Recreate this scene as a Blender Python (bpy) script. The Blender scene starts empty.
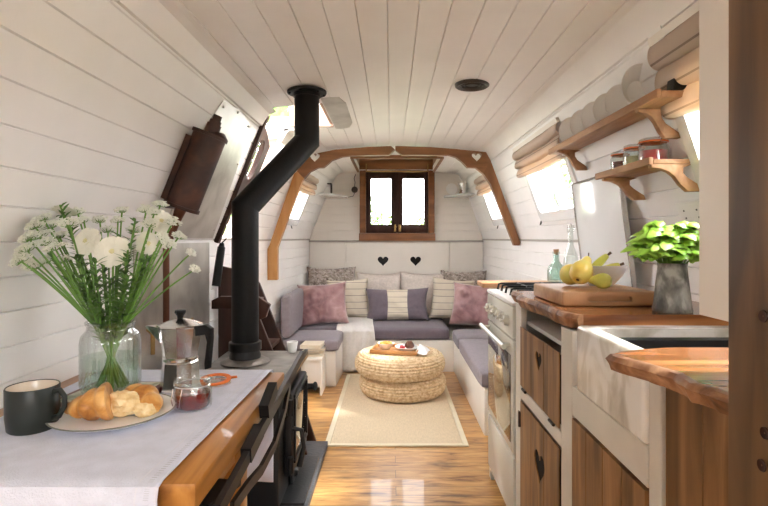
import bpy, bmesh, math, random
from mathutils import Vector, Matrix, noise
C = bpy.context.scene.collection
PI = math.pi
V = Vector
def R(a): return math.radians(a)

# ------------------------------------------------------------------ camera
cam = bpy.data.cameras.new('camera'); co = bpy.data.objects.new('camera', cam); C.objects.link(co)
co.location = (0, 0, 1.14); co.rotation_euler = (PI/2, 0, 0)
cam.lens = 24; cam.sensor_width = 36; cam.shift_x = -.0091; cam.shift_y = -.0195; cam.clip_start = .03
bpy.context.scene.camera = co

# ------------------------------------------------------------------ materials
def nmat(name):
    m = bpy.data.materials.new(name); m.use_nodes = True
    nt = m.node_tree; b = nt.nodes['Principled BSDF']
    return m, nt, b
def rgb(c): return (c[0], c[1], c[2], 1)
def mat(name, col, rough=.5, metal=0, var=.06, vscale=8, bump=0, bscale=60, spec=.5, sheen=0, coat=0, stretch=(1,1,1), emit=None):
    m, nt, b = nmat(name); N = nt.nodes; L = nt.links
    b.inputs['Roughness'].default_value = rough; b.inputs['Metallic'].default_value = metal
    b.inputs['Specular IOR Level'].default_value = spec
    b.inputs['Sheen Weight'].default_value = sheen; b.inputs['Coat Weight'].default_value = coat
    tc = N.new('ShaderNodeTexCoord'); mp = N.new('ShaderNodeMapping'); mp.inputs['Scale'].default_value = stretch
    L.new(tc.outputs['Object'], mp.inputs[0])
    no = N.new('ShaderNodeTexNoise'); no.inputs['Scale'].default_value = vscale; no.inputs['Detail'].default_value = 4
    L.new(mp.outputs[0], no.inputs[0])
    r = N.new('ShaderNodeValToRGB'); r.color_ramp.elements[0].position = .3; r.color_ramp.elements[1].position = .7
    r.color_ramp.elements[0].color = rgb([max(0, c*(1-var)) for c in col]); r.color_ramp.elements[1].color = rgb([min(1, c*(1+var)) for c in col])
    L.new(no.outputs[0], r.inputs[0]); L.new(r.outputs[0], b.inputs['Base Color'])
    if bump:
        n2 = N.new('ShaderNodeTexNoise'); n2.inputs['Scale'].default_value = bscale; n2.inputs['Detail'].default_value = 3
        L.new(mp.outputs[0], n2.inputs[0])
        bp = N.new('ShaderNodeBump'); bp.inputs['Strength'].default_value = bump; bp.inputs['Distance'].default_value = .01
        L.new(n2.outputs[0], bp.inputs['Height']); L.new(bp.outputs[0], b.inputs['Normal'])
    return m
def ramp_mat(name, stops, rough=.5, metal=0, vscale=10, detail=6, dist=0, stretch=(1,1,1), bump=.1, coat=0, spec=.5, sheen=0):
    m, nt, b = nmat(name); N = nt.nodes; L = nt.links
    b.inputs['Roughness'].default_value = rough; b.inputs['Metallic'].default_value = metal; b.inputs['Coat Weight'].default_value = coat
    b.inputs['Specular IOR Level'].default_value = spec; b.inputs['Sheen Weight'].default_value = sheen
    tc = N.new('ShaderNodeTexCoord'); mp = N.new('ShaderNodeMapping'); mp.inputs['Scale'].default_value = stretch
    L.new(tc.outputs['Object'], mp.inputs[0])
    no = N.new('ShaderNodeTexNoise'); no.inputs['Scale'].default_value = vscale; no.inputs['Detail'].default_value = detail; no.inputs['Distortion'].default_value = dist
    L.new(mp.outputs[0], no.inputs[0])
    r = N.new('ShaderNodeValToRGB'); e = r.color_ramp.elements
    e[0].position = stops[0][0]; e[0].color = rgb(stops[0][1]); e[1].position = stops[-1][0]; e[1].color = rgb(stops[-1][1])
    for p, c in stops[1:-1]:
        k = e.new(p); k.color = rgb(c)
    L.new(no.outputs[0], r.inputs[0]); L.new(r.outputs[0], b.inputs['Base Color'])
    bp = N.new('ShaderNodeBump'); bp.inputs['Strength'].default_value = bump; bp.inputs['Distance'].default_value = .005
    L.new(no.outputs[0], bp.inputs['Height']); L.new(bp.outputs[0], b.inputs['Normal'])
    return m
def wood(name, dark, mid, light, axis='y', rough=.5, scale=9, coat=0, bump=.12, spec=.4):
    s = {'x': (.12,1,1), 'y': (1,.12,1), 'z': (1,1,.12)}[axis]
    return ramp_mat(name, [(.3, dark), (.5, mid), (.68, light)], rough, 0, scale*2.2, 8, .6, s, bump, coat, spec)
def stripe_mat(name, base, line, axis=2, freq=30, width=.12, rough=.9, bump=.3, angle=(0,0,0), offs=0):
    m, nt, b = nmat(name); N = nt.nodes; L = nt.links
    b.inputs['Roughness'].default_value = rough; b.inputs['Specular IOR Level'].default_value = .2
    tc = N.new('ShaderNodeTexCoord'); mp = N.new('ShaderNodeMapping'); mp.inputs['Rotation'].default_value = angle
    L.new(tc.outputs['Object'], mp.inputs[0])
    sx = N.new('ShaderNodeSeparateXYZ'); L.new(mp.outputs[0], sx.inputs[0])
    mu = N.new('ShaderNodeMath'); mu.operation = 'MULTIPLY_ADD'; mu.inputs[1].default_value = freq; mu.inputs[2].default_value = offs; L.new(sx.outputs[axis], mu.inputs[0])
    fr = N.new('ShaderNodeMath'); fr.operation = 'FRACT'; L.new(mu.outputs[0], fr.inputs[0])
    lt = N.new('ShaderNodeMath'); lt.operation = 'LESS_THAN'; lt.inputs[1].default_value = width; L.new(fr.outputs[0], lt.inputs[0])
    mx = N.new('ShaderNodeMix'); mx.data_type = 'RGBA'; mx.inputs[6].default_value = rgb(base); mx.inputs[7].default_value = rgb(line)
    L.new(lt.outputs[0], mx.inputs[0]); L.new(mx.outputs[2], b.inputs['Base Color'])
    n2 = N.new('ShaderNodeTexNoise'); n2.inputs['Scale'].default_value = 220
    L.new(tc.outputs['Object'], n2.inputs[0]); bp = N.new('ShaderNodeBump'); bp.inputs['Strength'].default_value = bump; bp.inputs['Distance'].default_value = .004
    L.new(n2.outputs[0], bp.inputs['Height']); L.new(bp.outputs[0], b.inputs['Normal'])
    return m
def glass_mat(name, tint=(1,1,1), refl=1.0, lo=.06):
    m = bpy.data.materials.new(name); m.use_nodes = True; nt = m.node_tree; N = nt.nodes; L = nt.links
    N.remove(N['Principled BSDF']); out = N['Material Output']
    t = N.new('ShaderNodeBsdfTransparent'); t.inputs[0].default_value = rgb(tint)
    g = N.new('ShaderNodeBsdfGlossy'); g.inputs['Roughness'].default_value = .04
    lw = N.new('ShaderNodeLayerWeight'); lw.inputs[0].default_value = .35
    mr = N.new('ShaderNodeMapRange'); mr.inputs[3].default_value = lo; mr.inputs[4].default_value = refl*.7
    L.new(lw.outputs['Facing'], mr.inputs[0])
    mx = N.new('ShaderNodeMixShader'); L.new(mr.outputs[0], mx.inputs[0]); L.new(t.outputs[0], mx.inputs[1]); L.new(g.outputs[0], mx.inputs[2])
    L.new(mx.outputs[0], out.inputs[0]); return m

M = {}
M['white'] = mat('white_painted_boards', (.85,.842,.83), .45, var=.03, vscale=5, bump=.05, bscale=25)
M['ceil'] = mat('cream_ceiling_boards', (.84,.815,.795), .42, var=.03, vscale=5, bump=.05, bscale=25)
M['cream'] = mat('cream_cabinet_paint', (.62,.585,.52), .4, var=.05, vscale=12, bump=.05)
M['offwhite'] = mat('off_white_panel', (.78,.74,.68), .45, var=.02)
M['benchwhite'] = mat('white_bench_paint', (.82,.79,.73), .35, var=.03)
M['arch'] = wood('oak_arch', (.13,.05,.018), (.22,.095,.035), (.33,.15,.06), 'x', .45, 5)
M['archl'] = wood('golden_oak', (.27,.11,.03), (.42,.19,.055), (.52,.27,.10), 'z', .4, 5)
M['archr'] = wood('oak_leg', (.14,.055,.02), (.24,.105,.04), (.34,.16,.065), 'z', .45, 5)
M['doorwood'] = wood('dark_mahogany', (.022,.009,.006), (.045,.018,.012), (.07,.03,.02), 'z', .45, 6, spec=.25)
M['frame'] = wood('oak_frame', (.13,.05,.018), (.22,.09,.035), (.32,.14,.055), 'x', .4, 6)
M['table'] = wood('honey_table_wood', (.20,.075,.015), (.40,.165,.032), (.55,.26,.06), 'y', .32, 7, .2)
M['oak'] = wood('oak_cabinet_door', (.09,.042,.014), (.22,.11,.042), (.34,.18,.075), 'z', .45, 10)
M['pine'] = wood('stained_pine_cupboard', (.06,.028,.010), (.15,.075,.028), (.25,.135,.058), 'z', .5, 9)
M['slab'] = wood('live_edge_elm', (.16,.05,.016), (.40,.16,.055), (.60,.30,.13), 'x', .2, 9, .2)
M['bark'] = ramp_mat('bark_edge', [(.3,(.06,.025,.012)),(.5,(.25,.11,.05)),(.7,(.5,.28,.15))], .5, 0, 25, 6, .5, (1,1,1), .5)
M['board'] = wood('beech_chopping_board', (.36,.18,.085), (.47,.26,.13), (.56,.33,.18), 'x', .45, 9)
M['shelf'] = wood('rustic_pine_shelf', (.22,.10,.04), (.38,.20,.095), (.52,.31,.17), 'y', .55, 8)
M['driedpine'] = wood('tray_wood', (.35,.16,.055), (.5,.25,.09), (.62,.34,.14), 'x', .5, 8)
M['rust'] = ramp_mat('rusted_iron', [(.3,(.018,.007,.005)),(.5,(.05,.017,.010)),(.7,(.10,.035,.018))], .5, .1, 14, 8, .3, (1,1,1), .3)
M['galv'] = ramp_mat('galvanised_plate', [(.3,(.42,.40,.36)),(.5,(.58,.56,.51)),(.7,(.68,.66,.61))], .28, .65, 6, 5, .4, (1,1,1), .05)
M['oldgalv'] = ramp_mat('aged_galvanised_jug', [(.36,(.08,.078,.07)),(.5,(.20,.195,.18)),(.62,(.42,.41,.38))], .5, .35, 30, 6, .3, (1,1,.6), .2)
M['zinc'] = ramp_mat('stove_top_plate', [(.3,(.12,.105,.09)),(.5,(.2,.18,.16)),(.7,(.32,.29,.26))], .4, .5, 12, 5, .4, (1,1,1), .1)
M['flue'] = mat('matt_black_flue', (.006,.006,.0065), .5, 0, spec=.22, var=.2, bump=.08, bscale=120)
M['iron'] = mat('black_cast_iron', (.010,.010,.011), .45, .0, spec=.35, var=.2, bump=.1, bscale=90)
M['steelblack'] = mat('black_painted_steel', (.006,.006,.0065), .4, 0, spec=.25, var=.1)
M['slate'] = mat('slate_hearth', (.05,.052,.058), .5, var=.25, vscale=15, bump=.2)
M['chrome'] = mat('chrome', (.8,.8,.8), .12, 1, var=.02)
M['alu'] = mat('polished_aluminium', (.72,.72,.71), .17, 1, var=.03, bump=.03, bscale=40)
M['brass'] = mat('brass', (.45,.30,.12), .4, 1)
M['copper'] = mat('aged_copper_pipe', (.16,.07,.045), .4, .8, var=.2)
M['steel'] = mat('brushed_steel', (.55,.53,.49), .25, 1)
M['enamel'] = mat('white_enamel', (.84,.85,.85), .15, var=.01)
M['ceramic'] = ramp_mat('old_white_ceramic', [(.36,(.50,.46,.39)),(.5,(.66,.63,.57)),(.58,(.80,.78,.74))], .15, 0, 9, 8, 1.2, (1,1,.6), .25)
M['bowlw'] = mat('white_porcelain', (.88,.88,.87), .35, var=.01, spec=.2)
M['blackplastic'] = mat('black_plastic', (.008,.008,.009), .4, spec=.25)
M['water'] = mat('dark_bowl', (.02,.021,.025), .2)
M['cooker'] = mat('cream_cooker_enamel', (.60,.585,.51), .12, var=.01, coat=.0)
M['ovenglass'] = mat('oven_door_glass', (.16,.14,.10), .03, 0.6, spec=1.0, coat=1.0)
M['dark'] = mat('heart_hole_shade', (.006,.005,.005), .9)  # black standing in for the shade inside the heart holes
M['linen'] = mat('white_linen', (.66,.68,.78), .9, var=.06, vscale=30, bump=.25, bscale=300, spec=.1)
M['muslin'] = mat('cream_throw', (.72,.70,.67), .95, var=.05, vscale=60, bump=.4, bscale=260, spec=.1)
M['purple'] = mat('purple_upholstery', (.17,.142,.168), .92, var=.08, vscale=40, bump=.3, bscale=300, spec=.15, sheen=.25)
M['lav'] = mat('lavender_upholstery', (.245,.215,.24), .92, var=.08, vscale=40, bump=.3, bscale=300, spec=.15, sheen=.25)
M['mauve'] = ramp_mat('crushed_mauve_velvet', [(.32,(.17,.075,.085)),(.45,(.33,.175,.185)),(.58,(.42,.25,.25)),(.72,(.60,.42,.41))], .45, 0, 5.5, 5, 1.0, (1,1,1), .8, 0, .5, .6)
M['fur'] = ramp_mat('grey_faux_fur', [(.34,(.20,.16,.14)),(.5,(.40,.35,.31)),(.68,(.60,.54,.50))], .95, 0, 34, 6, .9, (1,1,1), 1.0, 0, .1, .3)
M['whitecush'] = mat('oatmeal_cushion', (.68,.62,.57), .95, var=.1, vscale=50, bump=.5, bscale=120, spec=.1)
M['stripe'] = stripe_mat('striped_cream_cotton', (.66,.60,.49), (.28,.25,.22), 2, 17, .09)
M['band'] = stripe_mat('striped_band', (.70,.64,.52), (.38,.33,.28), 2, 22, .10)
M['blind'] = stripe_mat('striped_linen_blind', (.60,.50,.42), (.20,.16,.14), 2, 14, .07)
def cloth_mix(m, w=.5, tint=(.9,.7,.5)):
    nt = m.node_tree; N = nt.nodes; L = nt.links; b = N['Principled BSDF']; out = N['Material Output']
    t = N.new('ShaderNodeBsdfTranslucent'); t.inputs[0].default_value = rgb(tint); mx = N.new('ShaderNodeMixShader'); mx.inputs[0].default_value = w
    L.new(b.outputs[0], mx.inputs[1]); L.new(t.outputs[0], mx.inputs[2]); L.new(mx.outputs[0], out.inputs[0])
cloth_mix(M['blind'], .25)
M['rug'] = mat('sisal_rug', (.68,.56,.39), .95, var=.08, vscale=120, bump=.6, bscale=350, spec=.1, stretch=(1,.25,1))
M['rugedge'] = mat('rug_binding', (.76,.68,.50), .9, var=.05, bump=.3, bscale=300)
M['wicker'] = ramp_mat('braided_water_hyacinth', [(.3,(.52,.34,.17)),(.5,(.74,.56,.34)),(.7,(.88,.74,.52))], .7, 0, 45, 5, .2, (1,1,1), .4)
M['glass'] = glass_mat('clear_glass', (.95,.975,.965), .9, .05)
M['pane'] = glass_mat('window_glass', (.97,.98,.98), .35, .03)
M['greenglass'] = glass_mat('pale_green_glass', (.80,.90,.86), .9)
M['vwater'] = glass_mat('vase_water', (.90,.96,.90), .5)
M['mug'] = mat('charcoal_green_glaze', (.022,.027,.025), .35, var=.15, spec=.3)
M['mugin'] = mat('cream_glaze', (.68,.58,.46), .3, coat=.3)
M['croissant'] = ramp_mat('baked_croissant', [(.3,(.34,.12,.02)),(.5,(.60,.27,.06)),(.7,(.80,.48,.17))], .4, 0, 26, 5, .6, (1,1,1), .5, .2)
M['crumb'] = ramp_mat('croissant_crumb', [(.3,(.72,.48,.20)),(.55,(.86,.68,.38)),(.7,(.92,.80,.55))], .7, 0, 60, 5, .6, (1,1,1), .9)
M['jam'] = mat('red_jam', (.20,.006,.012), .12, var=.4, vscale=60, coat=.6)
M['orange'] = mat('orange_rubber_seal', (.85,.20,.03), .5)
M['maroon'] = mat('maroon_book_cover', (.13,.022,.022), .4)
M['bookgreen'] = ramp_mat('faded_floral_cover', [(.35,(.22,.26,.15)),(.5,(.52,.52,.38)),(.62,(.66,.63,.5))], .5, 0, 40, 3)
M['paper'] = mat('aged_paper', (.70,.62,.48), .9, var=.08, stretch=(1,1,20))
M['cardcover'] = mat('buff_book_cover', (.72,.64,.50), .7)
M['stem'] = mat('green_stem', (.14,.30,.05), .5, var=.2)
M['leafdark'] = mat('green_leaf', (.10,.22,.045), .5, var=.3, vscale=25)
M['petal'] = mat('cream_petals', (.86,.86,.76), .6, var=.03)
M['umbel'] = mat('white_floret', (.86,.88,.78), .6, var=.05)
M['yellowc'] = mat('pale_flower_centre', (.75,.72,.42), .7)
M['basil'] = ramp_mat('basil_leaf', [(.3,(.18,.42,.03)),(.5,(.34,.62,.07)),(.7,(.52,.80,.18))], .35, 0, 18, 3, 0, (1,1,1), .2, .2)
M['pear'] = ramp_mat('ripe_pear_skin', [(.3,(.62,.38,.05)),(.5,(.76,.58,.12)),(.7,(.66,.64,.18))], .38, 0, 12, 5, 0, (1,1,1), .05, .3)
M['peargreen'] = ramp_mat('green_pear_skin', [(.3,(.42,.42,.06)),(.5,(.56,.58,.10)),(.7,(.68,.64,.16))], .38, 0, 14, 5, 0, (1,1,1), .05, .3)
M['stalk'] = mat('brown_stalk', (.08,.04,.02), .8)
M['pastry'] = mat('chocolate_pastry', (.14,.05,.025), .4, var=.4, vscale=40)
M['berry'] = mat('red_berry', (.45,.02,.03), .3, coat=.3)
M['fruit'] = mat('orange_fruit_pieces', (.85,.35,.05), .4, var=.3, vscale=60)
M['foliage'] = mat('tree_foliage', (.16,.30,.07), .7, var=.5, vscale=3)
M['skyscreen'] = mat('skyscreen_leaves', (.24,.235,.20), .8, var=.3, vscale=3)  # neutral leaves, so the added screen does not tint the light green
M['trunk'] = mat('tree_bark', (.12,.09,.06), .9, var=.3)
M['grass'] = mat('grass_bank', (.33,.34,.26), .95, var=.4, vscale=2)
M['socket'] = mat('white_socket_plastic', (.82,.81,.78), .3)
M['cloth'] = mat('white_plate_glaze', (.80,.785,.75), .5, var=.02)
M['wire'] = mat('black_cable', (.02,.02,.02), .5)
M['grille'] = mat('bronze_vent', (.045,.035,.028), .35, .7)
def floor_mat():
    m, nt, b = nmat('worn_pine_floorboards'); N = nt.nodes; L = nt.links
    b.inputs['Roughness'].default_value = .33; b.inputs['Coat Weight'].default_value = .15
    tc = N.new('ShaderNodeTexCoord')
    br = N.new('ShaderNodeTexBrick'); br.inputs['Scale'].default_value = 1; br.inputs['Brick Width'].default_value = 1.05; br.inputs['Row Height'].default_value = .083
    br.inputs['Mortar Size'].default_value = .0012; br.inputs['Mortar Smooth'].default_value = .3; br.offset = .37; br.inputs['Bias'].default_value = 0
    br.inputs['Color1'].default_value = (.3,.3,.3,1); br.inputs['Color2'].default_value = (.75,.75,.75,1); br.inputs['Mortar'].default_value = (.1,.1,.1,1)
    L.new(tc.outputs['Object'], br.inputs[0])
    mp = N.new('ShaderNodeMapping'); mp.inputs['Scale'].default_value = (1.3,7,1); L.new(tc.outputs['Object'], mp.inputs[0])
    ad = N.new('ShaderNodeVectorMath'); ad.operation = 'ADD'; L.new(mp.outputs[0], ad.inputs[0]); L.new(br.outputs['Color'], ad.inputs[1])
    no = N.new('ShaderNodeTexNoise'); no.inputs['Scale'].default_value = 4; no.inputs['Detail'].default_value = 9; no.inputs['Distortion'].default_value = .8; no.inputs['Roughness'].default_value = .6
    L.new(ad.outputs[0], no.inputs[0])
    r = N.new('ShaderNodeValToRGB'); e = r.color_ramp.elements
    e[0].position = .3; e[0].color = (.16,.06,.02,1); e[1].position = .70; e[1].color = (.78,.48,.20,1)
    k = e.new(.42); k.color = (.50,.25,.075,1); k = e.new(.55); k.color = (.66,.36,.12,1)
    L.new(no.outputs[0], r.inputs[0])
    mx = N.new('ShaderNodeMix'); mx.data_type = 'RGBA'; mx.blend_type = 'MULTIPLY'; mx.inputs[0].default_value = .35
    L.new(r.outputs[0], mx.inputs[6]); L.new(br.outputs['Color'], mx.inputs[7])
    m2 = N.new('ShaderNodeMix'); m2.data_type = 'RGBA'; m2.inputs[7].default_value = (.06,.025,.01,1)
    L.new(br.outputs['Fac'], m2.inputs[0]); L.new(mx.outputs[2], m2.inputs[6])
    # dark knots and stains
    vo = N.new('ShaderNodeTexNoise'); vo.inputs['Scale'].default_value = 3.4; vo.inputs['Detail'].default_value = 5
    mp2 = N.new('ShaderNodeMapping'); mp2.inputs['Scale'].default_value = (1,3.2,1); mp2.inputs['Location'].default_value = (3.1,1.7,0); L.new(tc.outputs['Object'], mp2.inputs[0]); L.new(mp2.outputs[0], vo.inputs[0])
    r2 = N.new('ShaderNodeValToRGB'); r2.color_ramp.elements[0].position = .60; r2.color_ramp.elements[0].color = (0,0,0,1); r2.color_ramp.elements[1].position = .74; r2.color_ramp.elements[1].color = (.75,.75,.75,1)
    L.new(vo.outputs[0], r2.inputs[0])
    m3 = N.new('ShaderNodeMix'); m3.data_type = 'RGBA'; m3.inputs[7].default_value = (.07,.035,.02,1)
    L.new(r2.outputs[0], m3.inputs[0]); L.new(m2.outputs[2], m3.inputs[6]); L.new(m3.outputs[2], b.inputs['Base Color'])
    bp = N.new('ShaderNodeBump'); bp.inputs['Strength'].default_value = .15; bp.inputs['Distance'].default_value = .004
    L.new(no.outputs[0], bp.inputs['Height']); L.new(bp.outputs[0], b.inputs['Normal'])
    return m
M['floor'] = floor_mat()
M['ledge'] = mat('ledge_shadow_grey', (.42,.39,.35), .5)  # grey darkened to put the battens' shadow line into the colour

# ------------------------------------------------------------------ mesh builder
class MB:
    def __init__(s): s.bm = bmesh.new(); s.mi = 0
    def _faces(s, fs):
        for f in fs: f.material_index = s.mi
    def add(s, verts, faces):
        vs = [s.bm.verts.new(v) for v in verts]
        for f in faces:
            try: s.bm.faces.new([vs[i] for i in f]).material_index = s.mi
            except ValueError: pass
        return s
    def merge(s, bm, mtx=None):
        if mtx is not None: bm.transform(mtx)
        vs = [s.bm.verts.new(v.co) for v in bm.verts]; bm.verts.index_update()
        for f in bm.faces:
            try: s.bm.faces.new([vs[v.index] for v in f.verts]).material_index = s.mi
            except ValueError: pass
        bm.free(); return s
    def box(s, x0, x1, y0, y1, z0, z1, bev=0, seg=2, mtx=None):
        bm = bmesh.new(); bmesh.ops.create_cube(bm, size=1)
        for v in bm.verts: v.co = V(((x0+x1)/2+v.co.x*(x1-x0), (y0+y1)/2+v.co.y*(y1-y0), (z0+z1)/2+v.co.z*(z1-z0)))
        if bev: bmesh.ops.bevel(bm, geom=bm.edges[:], offset=bev, segments=seg, profile=.5, affect='EDGES')
        return s.merge(bm, mtx)
    def ext(s, poly, vec, bev=0):
        n = len(poly); vec = V(vec); bm = bmesh.new()
        a = [bm.verts.new(V(p)) for p in poly]; b = [bm.verts.new(V(p)+vec) for p in poly]
        bm.faces.new(a[::-1]); bm.faces.new(b)
        for i in range(n): bm.faces.new([a[i], a[(i+1)%n], b[(i+1)%n], b[i]])
        bmesh.ops.recalc_face_normals(bm, faces=bm.faces[:])
        if bev:
            ed = [e for e in bm.edges if len(e.link_faces)==2 and any(len(f.verts)>4 or f in (bm.faces[0],bm.faces[1]) for f in e.link_faces)]
            bmesh.ops.bevel(bm, geom=ed, offset=bev, segments=2, profile=.5, affect='EDGES')
        return s.merge(bm)
    def loft(s, rings, cap0=True, cap1=True, closed=True):
        vs = [[s.bm.verts.new(V(p)) for p in r] for r in rings]; n = len(rings[0])
        for i in range(len(rings)-1):
            for j in range(n if closed else n-1):
                k = (j+1) % n
                try: s.bm.faces.new([vs[i][j], vs[i][k], vs[i+1][k], vs[i+1][j]]).material_index = s.mi
                except ValueError: pass
        if cap0 and closed: s.bm.faces.new(vs[0][::-1]).material_index = s.mi
        if cap1 and closed: s.bm.faces.new(vs[-1]).material_index = s.mi
        return s
    def tube(s, pts, rad, seg=10, cap=True):
        pts = [V(p) for p in pts]; n = len(pts)
        if not hasattr(rad, '__len__'): rad = [rad]*n
        rings = []; up = None
        for i, p in enumerate(pts):
            t = (pts[min(i+1,n-1)]-pts[max(i-1,0)])
            if t.length < 1e-9: t = V((0,0,1))
            t.normalize()
            if up is None:
                up = V((0,0,1)) if abs(t.z) < .9 else V((1,0,0))
            a = t.cross(up)
            if a.length < 1e-6: a = t.orthogonal()
            a.normalize(); b = a.cross(t).normalized(); up = b
            rings.append([p+a*math.cos(2*PI*j/seg)*rad[i]+b*math.sin(2*PI*j/seg)*rad[i] for j in range(seg)])
        return s.loft(rings, cap, cap)
    def cyl(s, p0, p1, r0, r1=None, seg=24): return s.tube([p0,p1], [r0, r0 if r1 is None else r1], seg)
    def lathe(s, prof, c=(0,0,0), seg=32, mtx=None, cap=False, rfun=None):
        c = V(c); rings = []
        for r, z in prof:
            rr = max(r, .0002)
            ring = []
            for j in range(seg):
                a = 2*PI*j/seg; q = rr*(rfun(a, z) if rfun else 1)
                p = V((q*math.cos(a), q*math.sin(a), z))
                ring.append(((mtx @ p) if mtx is not None else p)+c)
            rings.append(ring)
        return s.loft(rings, cap or prof[0][0] < .001, cap or prof[-1][0] < .001)
    def ball(s, c, r, sx=1, sy=1, sz=1, seg=16, mtx=None):
        bm = bmesh.new(); bmesh.ops.create_uvsphere(bm, u_segments=seg, v_segments=max(6,seg//2), radius=r)
        for v in bm.verts: v.co = V((v.co.x*sx, v.co.y*sy, v.co.z*sz))
        if mtx is not None: bm.transform(mtx)
        bm.transform(Matrix.Translation(V(c))); return s.merge(bm)
    def grid(s, f, nu, nv):
        vs = [[s.bm.verts.new(V(f(i/nu, j/nv))) for j in range(nv+1)] for i in range(nu+1)]
        for i in range(nu):
            for j in range(nv):
                try: s.bm.faces.new([vs[i][j], vs[i+1][j], vs[i+1][j+1], vs[i][j+1]]).material_index = s.mi
                except ValueError: pass
        return s
    def xf(s, m): s.bm.transform(m); return s
WM = {}
def finish(bm, name, m, parent=None, smooth=40, recalc=True, weld=True):
    if weld: bmesh.ops.remove_doubles(bm, verts=bm.verts[:], dist=1e-5)
    if recalc: bmesh.ops.recalc_face_normals(bm, faces=bm.faces[:])
    if parent is not None: off = WM[parent.name]
    else:
        xs=[v.co.x for v in bm.verts]; ys=[v.co.y for v in bm.verts]; zs=[v.co.z for v in bm.verts]
        off = V(((min(xs)+max(xs))/2, (min(ys)+max(ys))/2, min(zs)))
    bm.transform(Matrix.Translation(-off))
    for f in bm.faces: f.smooth = True
    for e in bm.edges:
        if len(e.link_faces) == 2 and e.calc_face_angle(0) > R(smooth): e.smooth = False
    me = bpy.data.meshes.new(name); bm.to_mesh(me); bm.free()
    for q in (m if isinstance(m, (list, tuple)) else [m]): me.materials.append(q)
    o = bpy.data.objects.new(name, me); C.objects.link(o)
    if parent is not None: o.parent = parent
    else: o.location = off
    WM[o.name] = off.copy(); return o
def obj(name, mb, m, parent=None, **k): return finish(mb.bm, name, m, parent, **k)
def thing(name, label, cat, loc, group=None):
    o = bpy.data.objects.new(name, None); o.empty_display_size = .05; C.objects.link(o); o.location = loc
    o['label'] = label; o['category'] = cat
    if group: o['group'] = group
    WM[o.name] = V(loc); return o
def tag(o, label, cat, group=None):
    o['label'] = label; o['category'] = cat
    if group: o['group'] = group
    return o
def struct(o): o['kind'] = 'structure'; return o
def dup(root, delta, label=None, group=None, scale=None, rotz=0):
    r = root.copy(); C.objects.link(r); r.location = root.location + V(delta)
    if rotz: r.rotation_euler = (0,0,rotz)
    if scale: r.scale = (scale,)*3
    if label: r['label'] = label
    if group: r['group'] = group
    for ch in list(root.children):
        c = ch.copy(); C.objects.link(c); c.parent = r
        for g in list(ch.children):
            d = g.copy(); C.objects.link(d); d.parent = c
    return r
def boolcut(o, cutters):
    for cb in cutters:
        bmesh.ops.recalc_face_normals(cb.bm, faces=cb.bm.faces[:])
        me = bpy.data.meshes.new('tmp'); cb.bm.to_mesh(me); cb.bm.free()
        c = bpy.data.objects.new('tmp', me); C.objects.link(c)
        # cutters are in world space; the target has only a location
        md = o.modifiers.new('b', 'BOOLEAN'); md.operation = 'DIFFERENCE'; md.solver = 'EXACT'; md.object = c
        if o.parent is not None: c.location = V((0,0,0))
        bpy.context.view_layer.update()
        dg = bpy.context.evaluated_depsgraph_get()
        nm = bpy.data.meshes.new_from_object(o.evaluated_get(dg)); nm.name = o.data.name
        o.modifiers.remove(md); old = o.data; o.data = nm; bpy.data.meshes.remove(old)
        bpy.data.objects.remove(c); bpy.data.meshes.remove(me)
    bm = bmesh.new(); bm.from_mesh(o.data)
    for f in bm.faces: f.smooth = True
    for e in bm.edges: e.smooth = not (len(e.link_faces) == 2 and e.calc_face_angle(0) > R(40))
    bm.to_mesh(o.data); bm.free()
    return o
def W(px, py, d): return V(((px-391)/512*d, d, 1.14-(py-238)/512*d))
def heart(cx, cy, s, n=28):
    out = []
    for i in range(n):
        t = 2*PI*i/n
        out.append((cx+s*16*math.sin(t)**3/34, cy+s*(13*math.cos(t)-5*math.cos(2*t)-2*math.cos(3*t)-math.cos(4*t)+2.5)/34))
    return out
def rrect(a0, a1, b0, b1, r, n=6):
    pts = []
    for cx, cy, st in ((a1-r,b1-r,0),(a0+r,b1-r,90),(a0+r,b0+r,180),(a1-r,b0+r,270)):
        for k in range(n+1):
            t = R(st+90*k/n); pts.append((cx+r*math.cos(t), cy+r*math.sin(t)))
    return pts
# ------------------------------------------------------------------ shell
GZ = 1.13
def GL(y): return -.90 if y < 3.75 else -.90+.08*(y-3.75)/1.4
def GR(y): return .945 if y < 3.75 else .945-.02*(y-3.75)/1.4
def wl(y, z): return GL(y) + (.40*(z-GZ) if z > GZ else 0)
def wr(y, z): return GR(y) - (.344*(z-GZ) if z > GZ else 0)
def cz(x): return 1.822-.047*((x-.05)/.69)**2
Y0, Y1 = -1.45, 5.15
def wall(side):
    f = wl if side < 0 else wr; rings = []
    for y in (Y0, 3.75, Y1+.06):
        ring = []; z = 0; zs = [0]
        k = 1
        while True:
            z = GZ + (k-14)*.082
            if z > 1.80: break
            if z > .02: zs += [z-.0025, z, z+.0025]
            k += 1
        zs.append(1.87)
        for i, q in enumerate(zs):
            groove = (i > 0 and i < len(zs)-1 and (i-1) % 3 == 1)
            ring.append((f(y, q)+side*(.006 if groove else 0), y, q))
        ring += [(f(y,1.87)+side*.06, y, 1.87), (f(y,GZ)+side*.06, y, GZ), (f(y,0)+side*.06, y, 0)]
        rings.append(ring)
    return MB().loft(rings)
def wcut(side, y0, y1, z0, z1, r=.03, dep=.25, n=6):
    f = wl if side < 0 else wr
    nrm = V((side, 0, .40 if side < 0 else .344)).normalized()
    return MB().ext([V((f(y, z), y, z))-nrm*dep/2 for y, z in rrect(y0, y1, z0, z1, r, n)], nrm*dep)
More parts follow.
